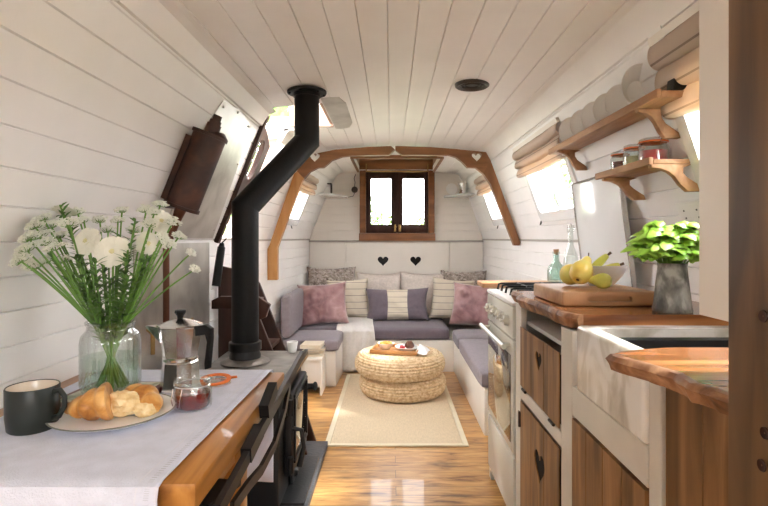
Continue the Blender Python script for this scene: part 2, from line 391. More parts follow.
WIN = {'window_1': (1, .75, 1.44, 1.27, 1.60), 'window_2': (1, 2.36, 3.04, 1.265, 1.60), 'window_3': (1, 3.86, 4.40, 1.275, 1.60), 'window_4': (-1, 3.95, 4.38, 1.275, 1.60)}
wL = struct(obj('wall_left', wall(-1), M['white'])); wR = struct(obj('wall_right', wall(1), M['white']))
boolcut(wL, [wcut(-1, 2.64, 3.20, 1.14, 2.0, .001, n=1)] + [wcut(s, a, b, c, d) for s, a, b, c, d in WIN.values() if s < 0])
boolcut(wR, [wcut(s, a, b, c, d) for s, a, b, c, d in WIN.values() if s > 0])
struct(obj('rear_light_screen', MB().box(-.90, -.30, Y0-.05, Y0, 0, 1.80).box(-.30, .945, Y0-.05, Y0, 0, .80), M['offwhite']))  # unseen bulkhead added to cut daylight from the open hull end
# ceiling
rings = []
for y in (Y0, Y1+.06):
    xs = [-.80]; x = -.665
    while x < .80:
        xs += [x-.0024, x, x+.0024]; x += .0935
    xs.append(.92); ring = []
    for i, x in enumerate(xs):
        g = 0 < i < len(xs)-1 and (i-1) % 3 == 1
        ring.append((x, y, cz(x)+(.0065 if g else 0)))
    for x in (.92, .5, .05, -.4, -.80): ring.append((x, y, cz(x)+.05))
    rings.append(ring)
ce = struct(obj('ceiling', MB().loft(rings), M['ceil']))
boolcut(ce, [MB().box(-.315, .415, 4.24, 5.09, 1.6, 2.2), MB().box(-.80, -.34, 2.53, 3.05, 1.6, 2.1)])
fl = struct(obj('floor', MB().box(-.90, .945, Y0, Y1, -.04, 0), M['floor']))
# back wall: boards above, flat panels below
rg = []
zs = [1.13]; z = 1.13+.082
while z < 1.84: zs += [z-.002, z, z+.002]; z += .082
zs.append(1.87)
for x in (-.86, .96):
    ring = [(x, Y1+(.004 if (0 < i < len(zs)-1 and (i-1) % 3 == 1) else 0), q) for i, q in enumerate(zs)]
    ring += [(x, Y1+.06, 1.87), (x, Y1+.06, 0), (x, Y1, 0)]
    rg.append(ring)
wB = struct(obj('wall_back', MB().loft(rg), M['offwhite']))
boolcut(wB, [MB().box(-.245, .365, 5.0, 5.4, 1.20, 1.805)])
dk = struct(obj('trim_6', MB().box(-.35, .50, Y1-.006, Y1-.001, .8, 1.0), M['dark']))  # black sheet behind the panel, painting the shade seen through its hearts
for i, (a, b) in enumerate(((-.818, -.452), (-.446, .580), (.586, .922))):
    p = struct(obj('trim_%d' % (7+i), MB().box(a, b, Y1-.024, Y1-.007, .02, 1.095, .002, 1), M['offwhite']))
    if i == 1: boolcut(p, [MB().ext([(x, 5.0, z) for x, z in heart(hx, .905, .115)], (0, .3, 0)) for hx in (-.08, .247)])
struct(obj('trim_3', MB().box(-.82, .925, Y1-.032, Y1-.0, 1.098, 1.118, .003), M['ledge']))
# cornices
for s, nm in ((-1, 'trim_1'), (1, 'trim_2')):
    rr = []
    for y in (Y0, 3.75, Y1):
        f = wl if s < 0 else wr
        xa = f(y, 1.712); xb = f(y, 1.79)
        rr.append([(xa, y, 1.712), (xa-s*.012, y, 1.712), (xb-s*.016, y, 1.772), (xb-s*.05, y, cz(xb-s*.05)+.002), (xb, y, 1.795)])
    o = struct(obj(nm, MB().loft(rr), M['ceil']))
    if s < 0: boolcut(o, [MB().box(-.9, -.3, 2.62, 3.05, 1.6, 2.0)])
struct(obj('trim_4', MB().loft([[(GR(y)+.0, y, GZ-.012), (GR(y)-.012, y, GZ-.012), (GR(y)-.012, y, GZ), (wr(y, GZ+.003), y, GZ+.003)] for y in (2.46, 3.75, Y1-.03)]), M['ledge']))
struct(obj('trim_5', MB().loft([[(GL(y)+.0, y, GZ-.012), (GL(y)+.012, y, GZ-.012), (GL(y)+.012, y, GZ), (wl(y, GZ+.003), y, GZ+.003)] for y in (3.2, 3.75, Y1-.03)]), M['ledge']))

# windows
for nm, (s, a, b, c, d) in WIN.items():
    f = wl if s < 0 else wr
    nrm = V((s, 0, .40 if s < 0 else .344)).normalized()
    def pt(y, z, off): return V((f(y, z), y, z)) + nrm*off
    w = struct(thing(nm, 'x', 'window', pt((a+b)/2, c, 0)))
    del w['label']; del w['category']
    fr = MB()
    o_, i_ = rrect(a-.025, b+.025, c-.028, d+.02, .045), rrect(a+.02, b-.02, c+.025, d-.02, .045)
    fr.loft([[pt(y, z, -.012) for y, z in i_], [pt(y, z, -.012) for y, z in o_], [pt(y, z, -.001) for y, z in o_]], False, False)
    fr.loft([[pt(y, z, -.012) for y, z in i_], [pt(y, z, .055) for y, z in i_]], False, False)
    M['mull'] = M['enamel']; k = .5 if nm != 'window_3' else .5
    ym = a+(b-a)*k
    fr.ext([pt(ym-.014, c+.02, .0), pt(ym+.014, c+.02, .0), pt(ym+.014, d-.02, .0), pt(ym-.014, d-.02, .0)], nrm*.03)
    obj('window_frame', fr, M['enamel'], w)
    g = MB(); g.ext([pt(y, z, .035) for y, z in rrect(a+.015, b-.015, c+.02, d-.015, .045)], nrm*.003)
    obj('pane', g, M['pane'], w)

# back doors
dr = struct(thing('door_1', 'x', 'door', V((.06, 5.14, 1.11)))); del dr['label']; del dr['category']
f = MB(); y = 5.09
f.box(-.312, -.252, y, 5.148, 1.19, 1.818, .004); f.box(.372, .434, y, 5.148, 1.19, 1.818, .004)
f.box(-.318, .44, y-.01, 5.148, 1.112, 1.188, .005)
obj('door_frame', f, M['frame'], dr)
for x0, x1, gx0, gx1 in ((-.250, .060, -.200, .002), (.062, .370, .118, .330)):
    leaf = MB().box(x0, x1, 5.12, 5.149, 1.19, 1.815, .003)
    lf = obj('door_leaf', leaf, M['doorwood'], dr)
    boolcut(lf, [MB().box(gx0, gx1, 5.0, 5.3, 1.272, 1.742-.0)] if False else [MB().box(gx0, gx1, 5.0, 5.3, 1.272, 1.685+.05)] if False else [MB().ext([(x, 5.0, z) for x, z in rrect(gx0, gx1, 1.275, 1.735, .006, 2)], (0, .4, 0))])
    obj('pane', MB().box(gx0, gx1, 5.135, 5.138, 1.275, 1.735), M['pane'], lf)
    hx = .045 if x0 < 0 else .088
    h = MB().box(hx-.012, hx+.012, 5.108, 5.12, 1.205, 1.275, .003); h.ball((hx, 5.095, 1.25), .012); h.cyl((hx, 5.095, 1.25), (hx, 5.12, 1.25), .006, seg=10); h.box(hx-.006, hx+.006, 5.095, 5.108, 1.215, 1.232, .002)
    obj('door_handle', h, M['brass'], lf)
obj('astragal', MB().box(.049, .073, 5.105, 5.119, 1.195, 1.81, .002), M['doorwood'], dr)
r = MB(); r.cyl((-.245, 5.07, 1.80), (.365, 5.07, 1.80), .006, seg=10)
for x in (-.245, .365): r.cyl((x, 5.07, 1.80), (x, 5.07, 1.875), .006, seg=8)
obj('rail', r, M['brass'], dr)
# slide box of the front hatch under the ceiling
hb = MB()
hb.box(-.335, -.316, 4.22, 5.088, 1.792, 1.95); hb.box(.416, .435, 4.22, 5.088, 1.792, 1.95)
hb.box(-.335, .435, 5.089, 5.108, 1.822, 1.95); hb.box(-.335, .435, 4.20, 4.219, 1.792, 1.95)
hb.box(-.335, .435, 4.20, 5.108, 1.951, 1.965)
tag(obj('hatch_slide', hb, M['arch']), 'dark wooden slide panel under the ceiling above the small back doors', 'hatch')

# arch
ar = thing('arch', 'oak arch across the cabin with heart cut-outs at both corners', 'arch', V((.03, 3.745, .83)))
def tr(pts, d=3.715): return [W(x, y, d) for x, y in pts]
def archpart(pts, m, hrt=None, nm='arch_leg'):
    o = obj(nm, MB().ext(tr(pts), (0, .055, 0), 0), m, ar)
    if hrt: boolcut(o, [MB().ext([(x, 3.5, z) for x, z in heart(hrt[0], hrt[1], .078)], (0, .5, 0))])
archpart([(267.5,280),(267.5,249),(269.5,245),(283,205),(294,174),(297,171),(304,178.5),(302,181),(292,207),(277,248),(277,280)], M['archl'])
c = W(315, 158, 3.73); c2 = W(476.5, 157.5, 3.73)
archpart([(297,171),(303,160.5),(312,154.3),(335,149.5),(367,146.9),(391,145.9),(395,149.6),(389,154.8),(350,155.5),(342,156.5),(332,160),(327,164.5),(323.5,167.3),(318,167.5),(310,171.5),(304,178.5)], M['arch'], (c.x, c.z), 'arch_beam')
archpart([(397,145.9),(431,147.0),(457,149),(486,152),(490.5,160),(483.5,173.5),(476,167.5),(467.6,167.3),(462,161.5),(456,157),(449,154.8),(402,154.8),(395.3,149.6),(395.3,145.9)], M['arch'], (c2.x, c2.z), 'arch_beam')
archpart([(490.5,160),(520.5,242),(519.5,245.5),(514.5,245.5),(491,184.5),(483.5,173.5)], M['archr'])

# ceiling vent, plate and wall shields
v = MB(); vx, vy = .355, 2.24; vz = cz(vx)
v.lathe([(.001,-.004),(.028,-.004),(.031,-.010),(.035,-.004),(.043,-.004),(.047,-.012),(.052,-.006),(.06,-.012),(.068,-.014),(.074,-.010),(.076,0)], (vx, vy, vz+.001), 40)
tag(obj('ceiling_vent', v, M['grille']), 'round bronze ventilator set in the white board ceiling', 'vent')
pl = MB()
pl.ext([(x, y, cz(x)-.003) for x, y in ((-.336,2.44),(-.25,2.44),(-.225,2.55),(-.225,2.98),(-.25,3.10),(-.30,3.13),(-.336,3.12))], (0,0,.003))
tag(obj('flue_shield', pl, M['galv']), 'grey metal ceiling plate with cut corners beside the roof opening', 'metal plate')
def wp(y, z, off=.004): return V((wl(y, z)+off, y, z))
sh = MB()
po = [(1.98,1.14),(1.98,1.56),(2.05,1.69),(2.25,1.705),(2.44,1.685),(2.49,1.63),(2.56,1.14)]
sh.ext([wp(y, z, .002) for y, z in po], V((1,0,-.4)).normalized()*.003)
for y, z in ((2.07,1.67),(2.24,1.69),(2.43,1.67),(2.49,1.50),(2.53,1.18)): sh.ball(wp(y, z, .006), .006, seg=8)
tag(obj('heat_shield', sh, M['galv']), 'galvanised metal sheet with clipped top corners on the sloping left wall', 'metal plate')
s2 = MB().box(GL(2)+.003, GL(2)+.006, 1.78, 2.52, .45, 1.118)
tag(obj('heat_shield', s2, M['galv']), 'galvanised metal sheet on the upright wall behind the stove', 'metal plate')

# rusty canister on the shield
a0 = wp(1.90, 1.262, .073); a1 = wp(1.90, 1.515, .073); ax = (a1-a0).normalized()
rc = thing('rusty_canister', 'rust-brown iron canister with a flange fixed to the sloping left wall', 'canister', a0)
b = MB(); b.tube([a0-ax*.012, a0-ax*.012, a0, a0, a1, a1, a1+ax*.012, a1+ax*.012], [.055,.066,.066,.06,.06,.066,.066,.05], 28)
obj('cylinder', b, M['rust'], rc)
b = MB(); nx = V((.4,0,1)).normalized()
q0 = a0+V((0,-.045,0))
side = V((1,0,-.4)).normalized()
b.ext([q0-side*.066, q0-side*.066+V((0,.09,0)), q0-side*.045+V((0,.09,0)), q0-side*.045], ax*.25)
for k in range(4): b.cyl(q0+ax*(.03+.06*k)-side*.044+V((0,.02,0)), q0+ax*(.03+.06*k)-side*.036+V((0,.02,0)), .007, seg=8)
obj('flange', b, M['rust'], rc)
b = MB(); b.tube([a1+ax*.01, a1+ax*.05, a1+ax*.05, a1+ax*.065, a1+ax*.065, a1+ax*.085], [.026,.026,.021,.021,.016,.016], 16)
obj('neck', b, M['rust'], rc)
b = MB(); e = a0-ax*.012; b.tube([e, e-ax*.05, V((GL(2)+.035, 1.97, 1.10)), V((GL(2)+.035, 1.97, .66)), V((GL(2)+.035, 1.97, .5))], [.022,.016,.012,.012,.012], 12)
obj('downpipe', b, M['copper'], rc)
for k, (y_, z_) in enumerate(((1.87, .805), (2.12, .80))):
    x_ = GL(2)+.03; b = MB()
    b.cyl((x_, y_, z_-.09), (x_, y_, z_+.01), .008, seg=10); b.ball((x_, y_, z_), .018, seg=12); b.cyl((x_-.02, y_, z_), (x_+.035, y_, z_), .008, seg=10)
    b.box(x_+.035, x_+.042, y_-.03, y_+.03, z_-.007, z_+.007, .003)
    tag(obj('valve', b, M['brass']), ['brass valve on the metal sheet left of the coffee pot', 'brass valve on the metal sheet right of the coffee pot'][k], 'valve')

# side hatch leaf with oval light
hl = thing('hatch_door', 'dark brown hatch door leaf with a rounded glazed light in the left wall', 'hatch door', wp(2.72, 1.35))
nL = V((1,0,-.4)).normalized()
def hp(y, z, o=0): return V((wl(y, z), y, z)) - nL*o
leaf = obj('leaf', MB().ext([hp(y, z, .03) for y, z in ((2.645,1.35),(2.92,1.35),(2.92,1.66),(2.76,1.715),(2.645,1.735))], nL*.028), M['doorwood'], hl)
boolcut(leaf, [MB().ext([hp(y, z, .2) for y, z in rrect(2.695, 2.83, 1.455, 1.67, .066, 8)], nL*.4)])
obj('pane', MB().ext([hp(y, z, .02) for y, z in rrect(2.695, 2.83, 1.455, 1.67, .066, 8)], nL*.003), M['pane'], hl)
tag(obj('hatch_post', MB().ext([hp(y, z, .03) for y, z in ((2.605,1.12),(2.638,1.12),(2.638,1.775),(2.605,1.775))], nL*.05), M['doorwood']), 'dark brown post down the near side of the left hatch opening', 'post')
# open leaf folded outwards on the far side, roof rim
ol = MB()
ol.ext([(wl(3.2,z)+dx_, 3.21, z) for z, dx_ in ((1.15,-.02),(1.90,-.02),(1.90,-.16),(1.15,-.16))], (0,.03,0))

tag(obj('open_hatch_door', ol, mat('weathered_pink_boards', (.62,.42,.33), .6, var=.12, vscale=12)), 'pale boarded hatch leaf folded open outside the left wall', 'hatch door')
rim = MB(); rim.box(-.60, -.342, 3.025, 3.048, 1.80, 1.93); rim.box(-.36, -.342, 2.532, 3.025, 1.815, 1.93); rim.box(-.60, -.36, 2.532, 2.55, 1.815, 1.93)
tag(obj('roof_hatch_rim', rim, mat('pinkish_bare_wood', (.42,.27,.20), .7, var=.1)), 'wooden rim lining the square roof opening behind the flue', 'hatch rim')
# ------------------------------------------------------------------ saloon
# benches (white box fronts) and seat cushions
bt = .268
b = MB(); b.box(-.80, .535, 4.36, 5.12, 0, bt, .004)
tag(obj('bench', b, M['benchwhite']), 'white boxed bench across the cabin end under the cushions', 'bench')
b = MB(); b.ext([(-.425,3.93,0),(-.405,4.355,0),(-.85,4.355,0),(-.885,3.93,0)], (0,0,bt), .003)
tag(obj('bench', b, M['benchwhite']), 'white boxed bench on the left side behind the small step box', 'bench')
b = MB(); b.box(.537, .925, 2.95, 5.12, 0, bt, .004)
b.box(.552, .91, 2.944, 2.951, .03, bt-.03, .002)
tag(obj('bench', b, M['benchwhite']), 'long white boxed bench on the right side beside the cooker', 'bench')
def cushion(x0, x1, y0, y1, z0, z1, m, label, cat='seat cushion', group=None, piping=True, nm='seat_cushion', bulge=.012):
    t = MB(); bm = bmesh.new(); bmesh.ops.create_cube(bm, size=1)
    for v in bm.verts: v.co = V(((x0+x1)/2+v.co.x*(x1-x0), (y0+y1)/2+v.co.y*(y1-y0), (z0+z1)/2+v.co.z*(z1-z0)))
    bmesh.ops.subdivide_edges(bm, edges=bm.edges[:], cuts=9, use_grid_fill=True)
    cx, cy, cz_ = (x0+x1)/2, (y0+y1)/2, (z0+z1)/2; hx, hy, hz = (x1-x0)/2, (y1-y0)/2, (z1-z0)/2
    for v in bm.verts:
        u = V(((v.co.x-cx)/hx, (v.co.y-cy)/hy, (v.co.z-cz_)/hz))
        r = .028
        # round the edges, slight crown on the top
        q = V((max(-hx+r, min(hx-r, v.co.x-cx)), max(-hy+r, min(hy-r, v.co.y-cy)), max(-hz+r, min(hz-r, v.co.z-cz_))))
        d = V((v.co.x-cx, v.co.y-cy, v.co.z-cz_))-q
        if d.length > 1e-6: d = d.normalized()*r
        v.co = V((cx, cy, cz_))+q+d
        if u.z > .9: v.co.z += bulge*(1-u.x*u.x)*(1-u.y*u.y)+.003*noise.noise(v.co*9)
    return tag(finish(bm, nm, m, None, smooth=60), label, cat, group)
cushion(-.80, .50, 4.34, 4.98, bt+.001, .372, M['purple'], 'wide purple seat cushion across the end bench beneath the pillows')
cushion(-.86, -.40, 3.90, 4.335, bt+.001, .366, M['lav'], 'lavender seat cushion on the left bench next to the stack of books')
cushion(.515, .915, 3.95, 4.335, bt+.001, .372, M['lav'], 'purple seat cushion on the right bench nearer the heart panel')
cushion(.515, .925, 2.94, 3.945, bt+.001, .372, M['lav'], 'long purple seat cushion on the right bench beside the cooker')
cushion(-.848, -.765, 3.90, 4.62, .372, .69, M['lav'], 'lavender upholstered bolster against the left wall at the bench end', 'bolster')
cushion(-.78, .90, 4.985, 5.115, .372, .60, M['purple'], 'purple back cushion leaning on the end wall panel', 'back cushion', nm='back_cushion', bulge=0)

def pillow(w, h, t, c, tilt, yaw, roll, m, label, nm='pillow', seed=0, piping=None, rough=.006, band=None, fur=0, group=None, nu=30):
    """square pillow standing on its lower edge, c = centre of its foot"""
    mb = MB(); Mx = Matrix.Translation(V(c)) @ Matrix.Rotation(R(yaw),4,'Z') @ Matrix.Rotation(R(-tilt),4,'X') @ Matrix.Translation(V((0,0,h/2))) @ Matrix.Rotation(R(roll),4,'Y')
    sv = V((seed*3.1, seed*1.7, 0))
    def P(u, v, s):
        a, b_ = 2*u-1, 2*v-1
        x = w/2*a*(1-.10*(1-b_*b_)); z = h/2*b_*(1-.10*(1-a*a))
        k = max(0, (1-a**4)*(1-b_**4))**.55
        e = noise.noise(V((a*1.7, b_*1.7, s))+sv)*rough*2.2 + noise.noise(V((a*5, b_*5, s))+sv)*rough
        y = s*(t/2*k+e*k)
        if fur:
            y += s*fur*k*noise.noise(V((a*22, b_*22, s*3)))
            x += fur*.6*noise.noise(V((a*25, b_*25, 7.7))); z += fur*.9*noise.noise(V((a*25, b_*25, 3.3)))
        return Mx @ V((x, y, z))
    mats = m if isinstance(m, list) else [m]
    for s in (-1, 1):
        vs = [[mb.bm.verts.new(P(i/nu, j/nu, s)) for j in range(nu+1)] for i in range(nu+1)]
        for i in range(nu):
            for j in range(nu):
                f = mb.bm.faces.new([vs[i][j], vs[i+1][j], vs[i+1][j+1], vs[i][j+1]])
                if band and band[0] <= (i+.5)/nu <= band[1]: f.material_index = 1
    bmesh.ops.remove_doubles(mb.bm, verts=mb.bm.verts[:], dist=.0006)
    # keep local z axis upright in the mesh: finish() puts the origin at the foot
    return tag(finish(mb.bm, nm, mats, None, smooth=80), label, 'pillow', group)
S = .376
pillow(.48, .50, .15, (-.575, 4.90, S), 14, 4, 0, M['fur'], 'shaggy grey-brown fur pillow in the left back corner', 'fur_pillow', 1, fur=.014, nu=60)
pillow(.45, .44, .13, (-.115, 4.925, S), 12, 0, 0, M['whitecush'], 'plain oatmeal pillow behind the purple banded pillow, under the left heart', seed=2)
pillow(.48, .44, .13, (.315, 4.925, S), 12, 0, 2, M['whitecush'], 'oatmeal pillow right of centre, under the right heart', seed=3)
pillow(.45, .465, .15, (.695, 4.89, S), 14, -6, 0, M['fur'], 'shaggy grey-brown fur pillow in the right back corner', 'fur_pillow', 4, fur=.014, nu=60)
pillow(.40, .39, .12, (-.40, 4.76, S), 16, 3, -3, M['stripe'], 'cream pillow with thin dark stripes beside the left mauve velvet pillow', 'striped_pillow', 5)
pillow(.40, .40, .12, (.565, 4.74, S), 18, -6, 5, M['stripe'], 'cream pillow with thin dark stripes beside the right mauve velvet pillow', 'striped_pillow', 6)
pillow(.59, .31, .14, (.06, 4.69, S), 16, 0, -1, [M['purple'], M['band']], 'long purple pillow with a cream striped band down its middle', 'banded_pillow', 7, band=(.33, .65))
pillow(.44, .385, .14, (-.595, 4.46, S), 20, 5, -4, M['mauve'], 'crushed mauve velvet pillow on the left side of the sofa', 'velvet_pillow', 8, rough=.014)
pillow(.41, .385, .14, (.712, 4.40, S), 20, -14, 4, M['mauve'], 'crushed mauve velvet pillow on the right side next to the cooker', 'velvet_pillow', 9, rough=.014)

# throw draped over the seat corner
mb = MB()
path = [(4.72,.405),(4.62,.392),(4.50,.388),(4.40,.386),(4.345,.380),(4.322,.355),(4.318,.30),(4.322,.22),(4.315,.14),(4.318,.06),(4.318,.025)]
def thr(u, v):
    k = v*(len(path)-1); i = min(int(k), len(path)-2); f = k-i
    y = path[i][0]*(1-f)+path[i+1][0]*f; z = path[i][1]*(1-f)+path[i+1][1]*f
    x0 = -.47+.02*v; x1 = -.17+.06*v; x = x0+(x1-x0)*u
    wv = .010*math.sin(u*17+v*2)*min(1, v*1.6)+.006*noise.noise(V((u*6, v*6, 1)))
    if v > .45: y -= .012+abs(wv)+wv
    else: z += .004+abs(wv)
    return (x, y, z)
mb.grid(thr, 40, 44)
th = obj('throw', mb, M['muslin']); md = th.modifiers.new('s', 'SOLIDIFY'); md.thickness = .004; md.offset = 1
tag(th, 'cream woven throw hanging over the front of the end bench', 'throw')

# step box with books and cup
b = MB(); b.box(-.645, -.50, 3.70, 3.92, .25, .268, .003); b.box(-.515, -.50, 3.70, 3.92, 0, .25, .002); b.box(-.645, -.515, 3.72, 3.735, .06, .25, .002); b.box(-.645, -.63, 3.70, 3.92, 0, .25, .002); b.box(-.63,-.515, 3.905, 3.92, 0, .25)
tag(obj('step_box', b, M['benchwhite']), 'small white open-based step box in front of the left bench', 'box')
def book(x, y, z, w, d, h, rot, cov, label, group=None):
    t = thing('book', label, 'book', (x, y, z), group)
    mx = Matrix.Translation(V((x, y, z))) @ Matrix.Rotation(R(rot), 4, 'Z')
    c = MB().box(-w/2, w/2, -d/2, d/2, 0, .0025, .0008, 1, mx); c.box(-w/2, w/2, -d/2, d/2, h-.0025, h, .0008, 1, mx); c.box(-w/2, -w/2+.003, -d/2, d/2, 0, h, .0008, 1, mx)
    obj('cover', c, cov, t); obj('page_block', MB().box(-w/2+.003, w/2-.004, -d/2+.004, d/2-.004, .0026, h-.0026, 0, 1, mx), M['paper'], t)
    return t
z = .2695
book(-.58, 3.83, z, .15, .17, .018, 8, M['cardcover'], 'cream paperback at the bottom of the pile on the step box')
book(-.575, 3.84, z+.019, .14, .16, .022, -10, M['paper'], 'cream book second from the bottom of the pile on the step box')
book(-.575, 3.82, z+.042, .15, .16, .018, 14, mat('grey_book_cover', (.45,.42,.38), .6), 'greyish book third in the pile on the step box')
book(-.585, 3.83, z+.061, .15, .18, .026, -4, M['cardcover'], 'thick buff book on top of the pile on the step box')
b = MB(); b.lathe([(.001,0),(.017,0),(.019,.006),(.024,.036),(.0255,.048),(.0238,.048),(.021,.036),(.017,.008),(.001,.006)], (-.452, 2.345, .6178), 28)
tag(obj('cup', b, M['bowlw']), 'small white handleless cup on the far corner of the stove top', 'cup')

# rug
b = MB(); b.ext([(-.365,2.79,.001),(.425,2.79,.001),(.425,4.25,.001),(-.365,4.25,.001)], (0,0,.008))
rg = thing('rug', 'natural woven rug on the floorboards under the wicker poufs', 'rug', (.03,3.5,0))
obj('weave', MB().box(-.335,.395,2.82,4.22,.001,.009,.002,1), M['rug'], rg)
b = MB()
for a in ((-.365,-.335,2.79,4.25),(.395,.425,2.79,4.25),(-.335,.395,2.79,2.82),(-.335,.395,4.22,4.25)): b.box(a[0],a[1],a[2],a[3],.001,.011,.003,2)
obj('binding', b, M['rugedge'], rg)

# wicker poufs
def pouf(cx, cy, z0, r, h, label, seed):
    mb = MB(); nu, nv = 360, 120
    prof = []
    for j in range(nv+1):
        t = j/nv
        if t < .25: q = t/.25; prof.append((.02+(r-.10)*q, 0, 0, 'b'))
        else:
            break
    rings = []
    rows = 0
    path = []
    n1, n2, n3 = 20, 60, 40
    for j in range(n1): path.append((.03+(r-.07-.03)*j/n1, .002, (0,-1)))
    for j in range(n2+1):
        a = -PI/2+PI*j/n2
        path.append((r-.07+.07*math.cos(a)**.8 if math.cos(a) > 0 else r-.07, h/2+h/2*math.sin(a), (math.cos(a), math.sin(a))))
    for j in range(1, n3+1): path.append((r-.07-(r-.08)*j/n3, h+.004*math.sin(j/n3*PI/2)-.012*(j/n3)**2, (0,1)))
    s = 0; prev = path[0]
    for (pr, pz, nn) in path:
        s += math.hypot(pr-prev[0], pz-prev[1]); prev = (pr, pz)
        ring = []
        row = s/.0205; fr = row % 1; ri = int(row)
        rowsh = abs(math.sin(PI*fr))
        for i in range(nu):
            a = 2*PI*i/nu; na = 52 if pr > .12 else 24
            ph = a*na + (fr*2.6 if ri % 2 else -fr*2.6) + ri*1.3 + seed
            d = (.013*rowsh*(.45+.55*abs(math.sin(ph)))-.006)
            rr = pr+nn[0]*d; zz = pz+nn[1]*d
            ring.append((cx+rr*math.cos(a), cy+rr*math.sin(a), z0+zz))
        rings.append(ring)
    mb.loft(rings)
    return tag(obj('wicker_pouf', mb, M['wicker'], smooth=75), label, 'pouf')
pouf(.085, 3.77, .013, .315, .145, 'lower of two stacked round braided wicker poufs, standing on the rug', 0)
pouf(.065, 3.75, .162, .325, .145, 'upper of two stacked round braided wicker poufs, carrying the tray', 2)

# tray with bowls
TZ = .313
rz = -12
tm = Matrix.Translation(V((.04, 3.74, TZ))) @ Matrix.Rotation(R(rz), 4, 'Z')
t = thing('tray', 'small wooden serving tray on top of the wicker poufs', 'tray', (.04, 3.74, TZ))
obj('base', MB().box(-.165,.165,-.11,.11,0,.008,.002,1,tm), M['driedpine'], t)
b = MB()
for a in ((-.165,.165,-.118,-.108),(-.165,.165,.108,.118),(-.172,-.162,-.118,.118),(.162,.172,-.118,.118)): b.box(a[0],a[1],a[2],a[3],0,.03,.003,2,tm)
obj('rim', b, M['driedpine'], t)
def bowl(c, r, h, m, label, nm='bowl', cat='bowl'):
    b = MB(); b.lathe([(.001,0),(r*.45,0),(r*.5,h*.08),(r*.8,h*.5),(r,h),(r*.96,h),(r*.76,h*.52),(r*.45,h*.16),(.001,h*.13)], c, 36)
    return tag(obj(nm, b, m), label, cat)
p = tm @ V((-.085, .03, .0085)); bowl(p, .062, .045, M['bowlw'], 'small white bowl of orange pieces on the left of the tray')
rnd = random.Random(3)
b = MB()
for i in range(26):
    a = rnd.random()*6.28; q = rnd.random()**.5*.043; b.ball(p+V((q*math.cos(a), q*math.sin(a), .036+.012*(1-q/.05)+rnd.random()*.006)), .009, 1.2, .9, .8, 8)
o = obj('fruit_pieces', b, M['fruit']); o['kind'] = 'stuff'; tag(o, 'heap of orange fruit pieces in the left bowl on the tray', 'fruit')
p = tm @ V((.075, .01, .0085)); 
b = MB(); b.lathe([(.001,0),(.045,0),(.075,.016),(.088,.03),(.085,.031),(.072,.02),(.04,.006),(.001,.005)], p, 36)
tag(obj('bowl', b, M['bowlw']), 'wide shallow white bowl with red berries on the right of the tray', 'bowl')
q = p+V((.02,.01,.0335)); b = MB(); rr = []
b.ball(q, .036, 1, .9, .72, 18); 
for i in range(6): b.ball(q+V((.012*math.cos(i*1.05), .012*math.sin(i*1.05), .020)), .012, seg=8)
tag(obj('bun', b, M['pastry']), 'dark glazed bun in the right bowl on the tray', 'bun')
for i, (dx, dy) in enumerate(((-.03,-.01),(-.042,.006),(-.033,.022),(-.022,-.028),(-.045,-.014))):
    b = MB(); b.ball(p+V((dx, dy, .024+.004*(i%2))), .010, seg=10)
    tag(obj('berry', b, M['berry']), 'red berry in the wide white bowl on the tray', 'berry', 'red berries in the tray bowl')
mb = MB()
def nap(u, v):
    x = .02+.22*u; y = -.13+.20*v
    z = .034+.012*math.sin(u*7+v*3)+.008*noise.noise(V((u*5, v*5, 0)))
    if x > .165: z -= (x-.165)*.35
    return tm @ V((x, y, z))
def nap2(u, v):
    x = .085+.13*u; y = -.125+.16*v
    return tm @ V((x, y, .036+.010*abs(math.sin(u*5+v*2))-max(0, x-.17)*.5))
mb.grid(lambda u, v: nap(.62+.38*u, v), 16, 16)
tag(obj('napkin', mb, M['bowlw']), 'white crumpled napkin over the right end of the tray', 'napkin')

# corner shelves with small things
def cshelf(pts, label, z=1.545):
    return tag(obj('corner_shelf', MB().ext([(x, y, z) for x, y in pts], (0,0,.018), .002), M['enamel']), label, 'shelf')
cshelf([(-.74,4.80),(-.60,4.78),(-.43,5.08),(-.43,5.145),(-.65,5.145)], 'small white corner shelf left of the back doors')
cshelf([(.84,4.80),(.70,4.78),(.53,5.08),(.53,5.145),(.765,5.145)], 'small white corner shelf right of the back doors')
def lantern(c, label):
    t = thing('lantern', label, 'lantern', c)
    x, y, z = c; b = MB()
    for dx in (-.045, .045):
        for dy in (-.03, .03): b.box(x+dx-.005, x+dx+.005, y+dy-.005, y+dy+.005, z+.008, z+.10)
    b.box(x-.05, x+.05, y-.035, y+.035, z, z+.008); b.box(x-.05, x+.05, y-.035, y+.035, z+.10, z+.108)
    obj('case', b, M['grille'], t)
    g = MB().box(x-.038, x+.038, y-.025, y+.025, z+.0085, z+.07); obj('candle', g, M['bowlw'], t)
lantern((-.625, 4.98, 1.5635), 'dark metal framed lantern on the left corner shelf')
b = MB(); b.lathe([(.001,0),(.05,0),(.035,.06),(.045,.11),(.044,.11),(.033,.06),(.001,.01)], (.70, 4.98, 1.5635), 24)
tag(obj('metal_jug', b, M['alu']), 'shiny metal jug on the right corner shelf', 'jug')
b = MB(); mx = Matrix.Rotation(R(80), 4, 'X')
b.lathe([(.001,0),(.05,.004),(.056,.012),(.05,.008),(.001,.004)], (.60, 5.08, 1.625), 28, mx)
b.lathe([(.0,-.0)]+[], (0,0,0)) if False else None
tag(obj('dish', b, M['bowlw']), 'small white dish standing on edge on the right corner shelf', 'dish')
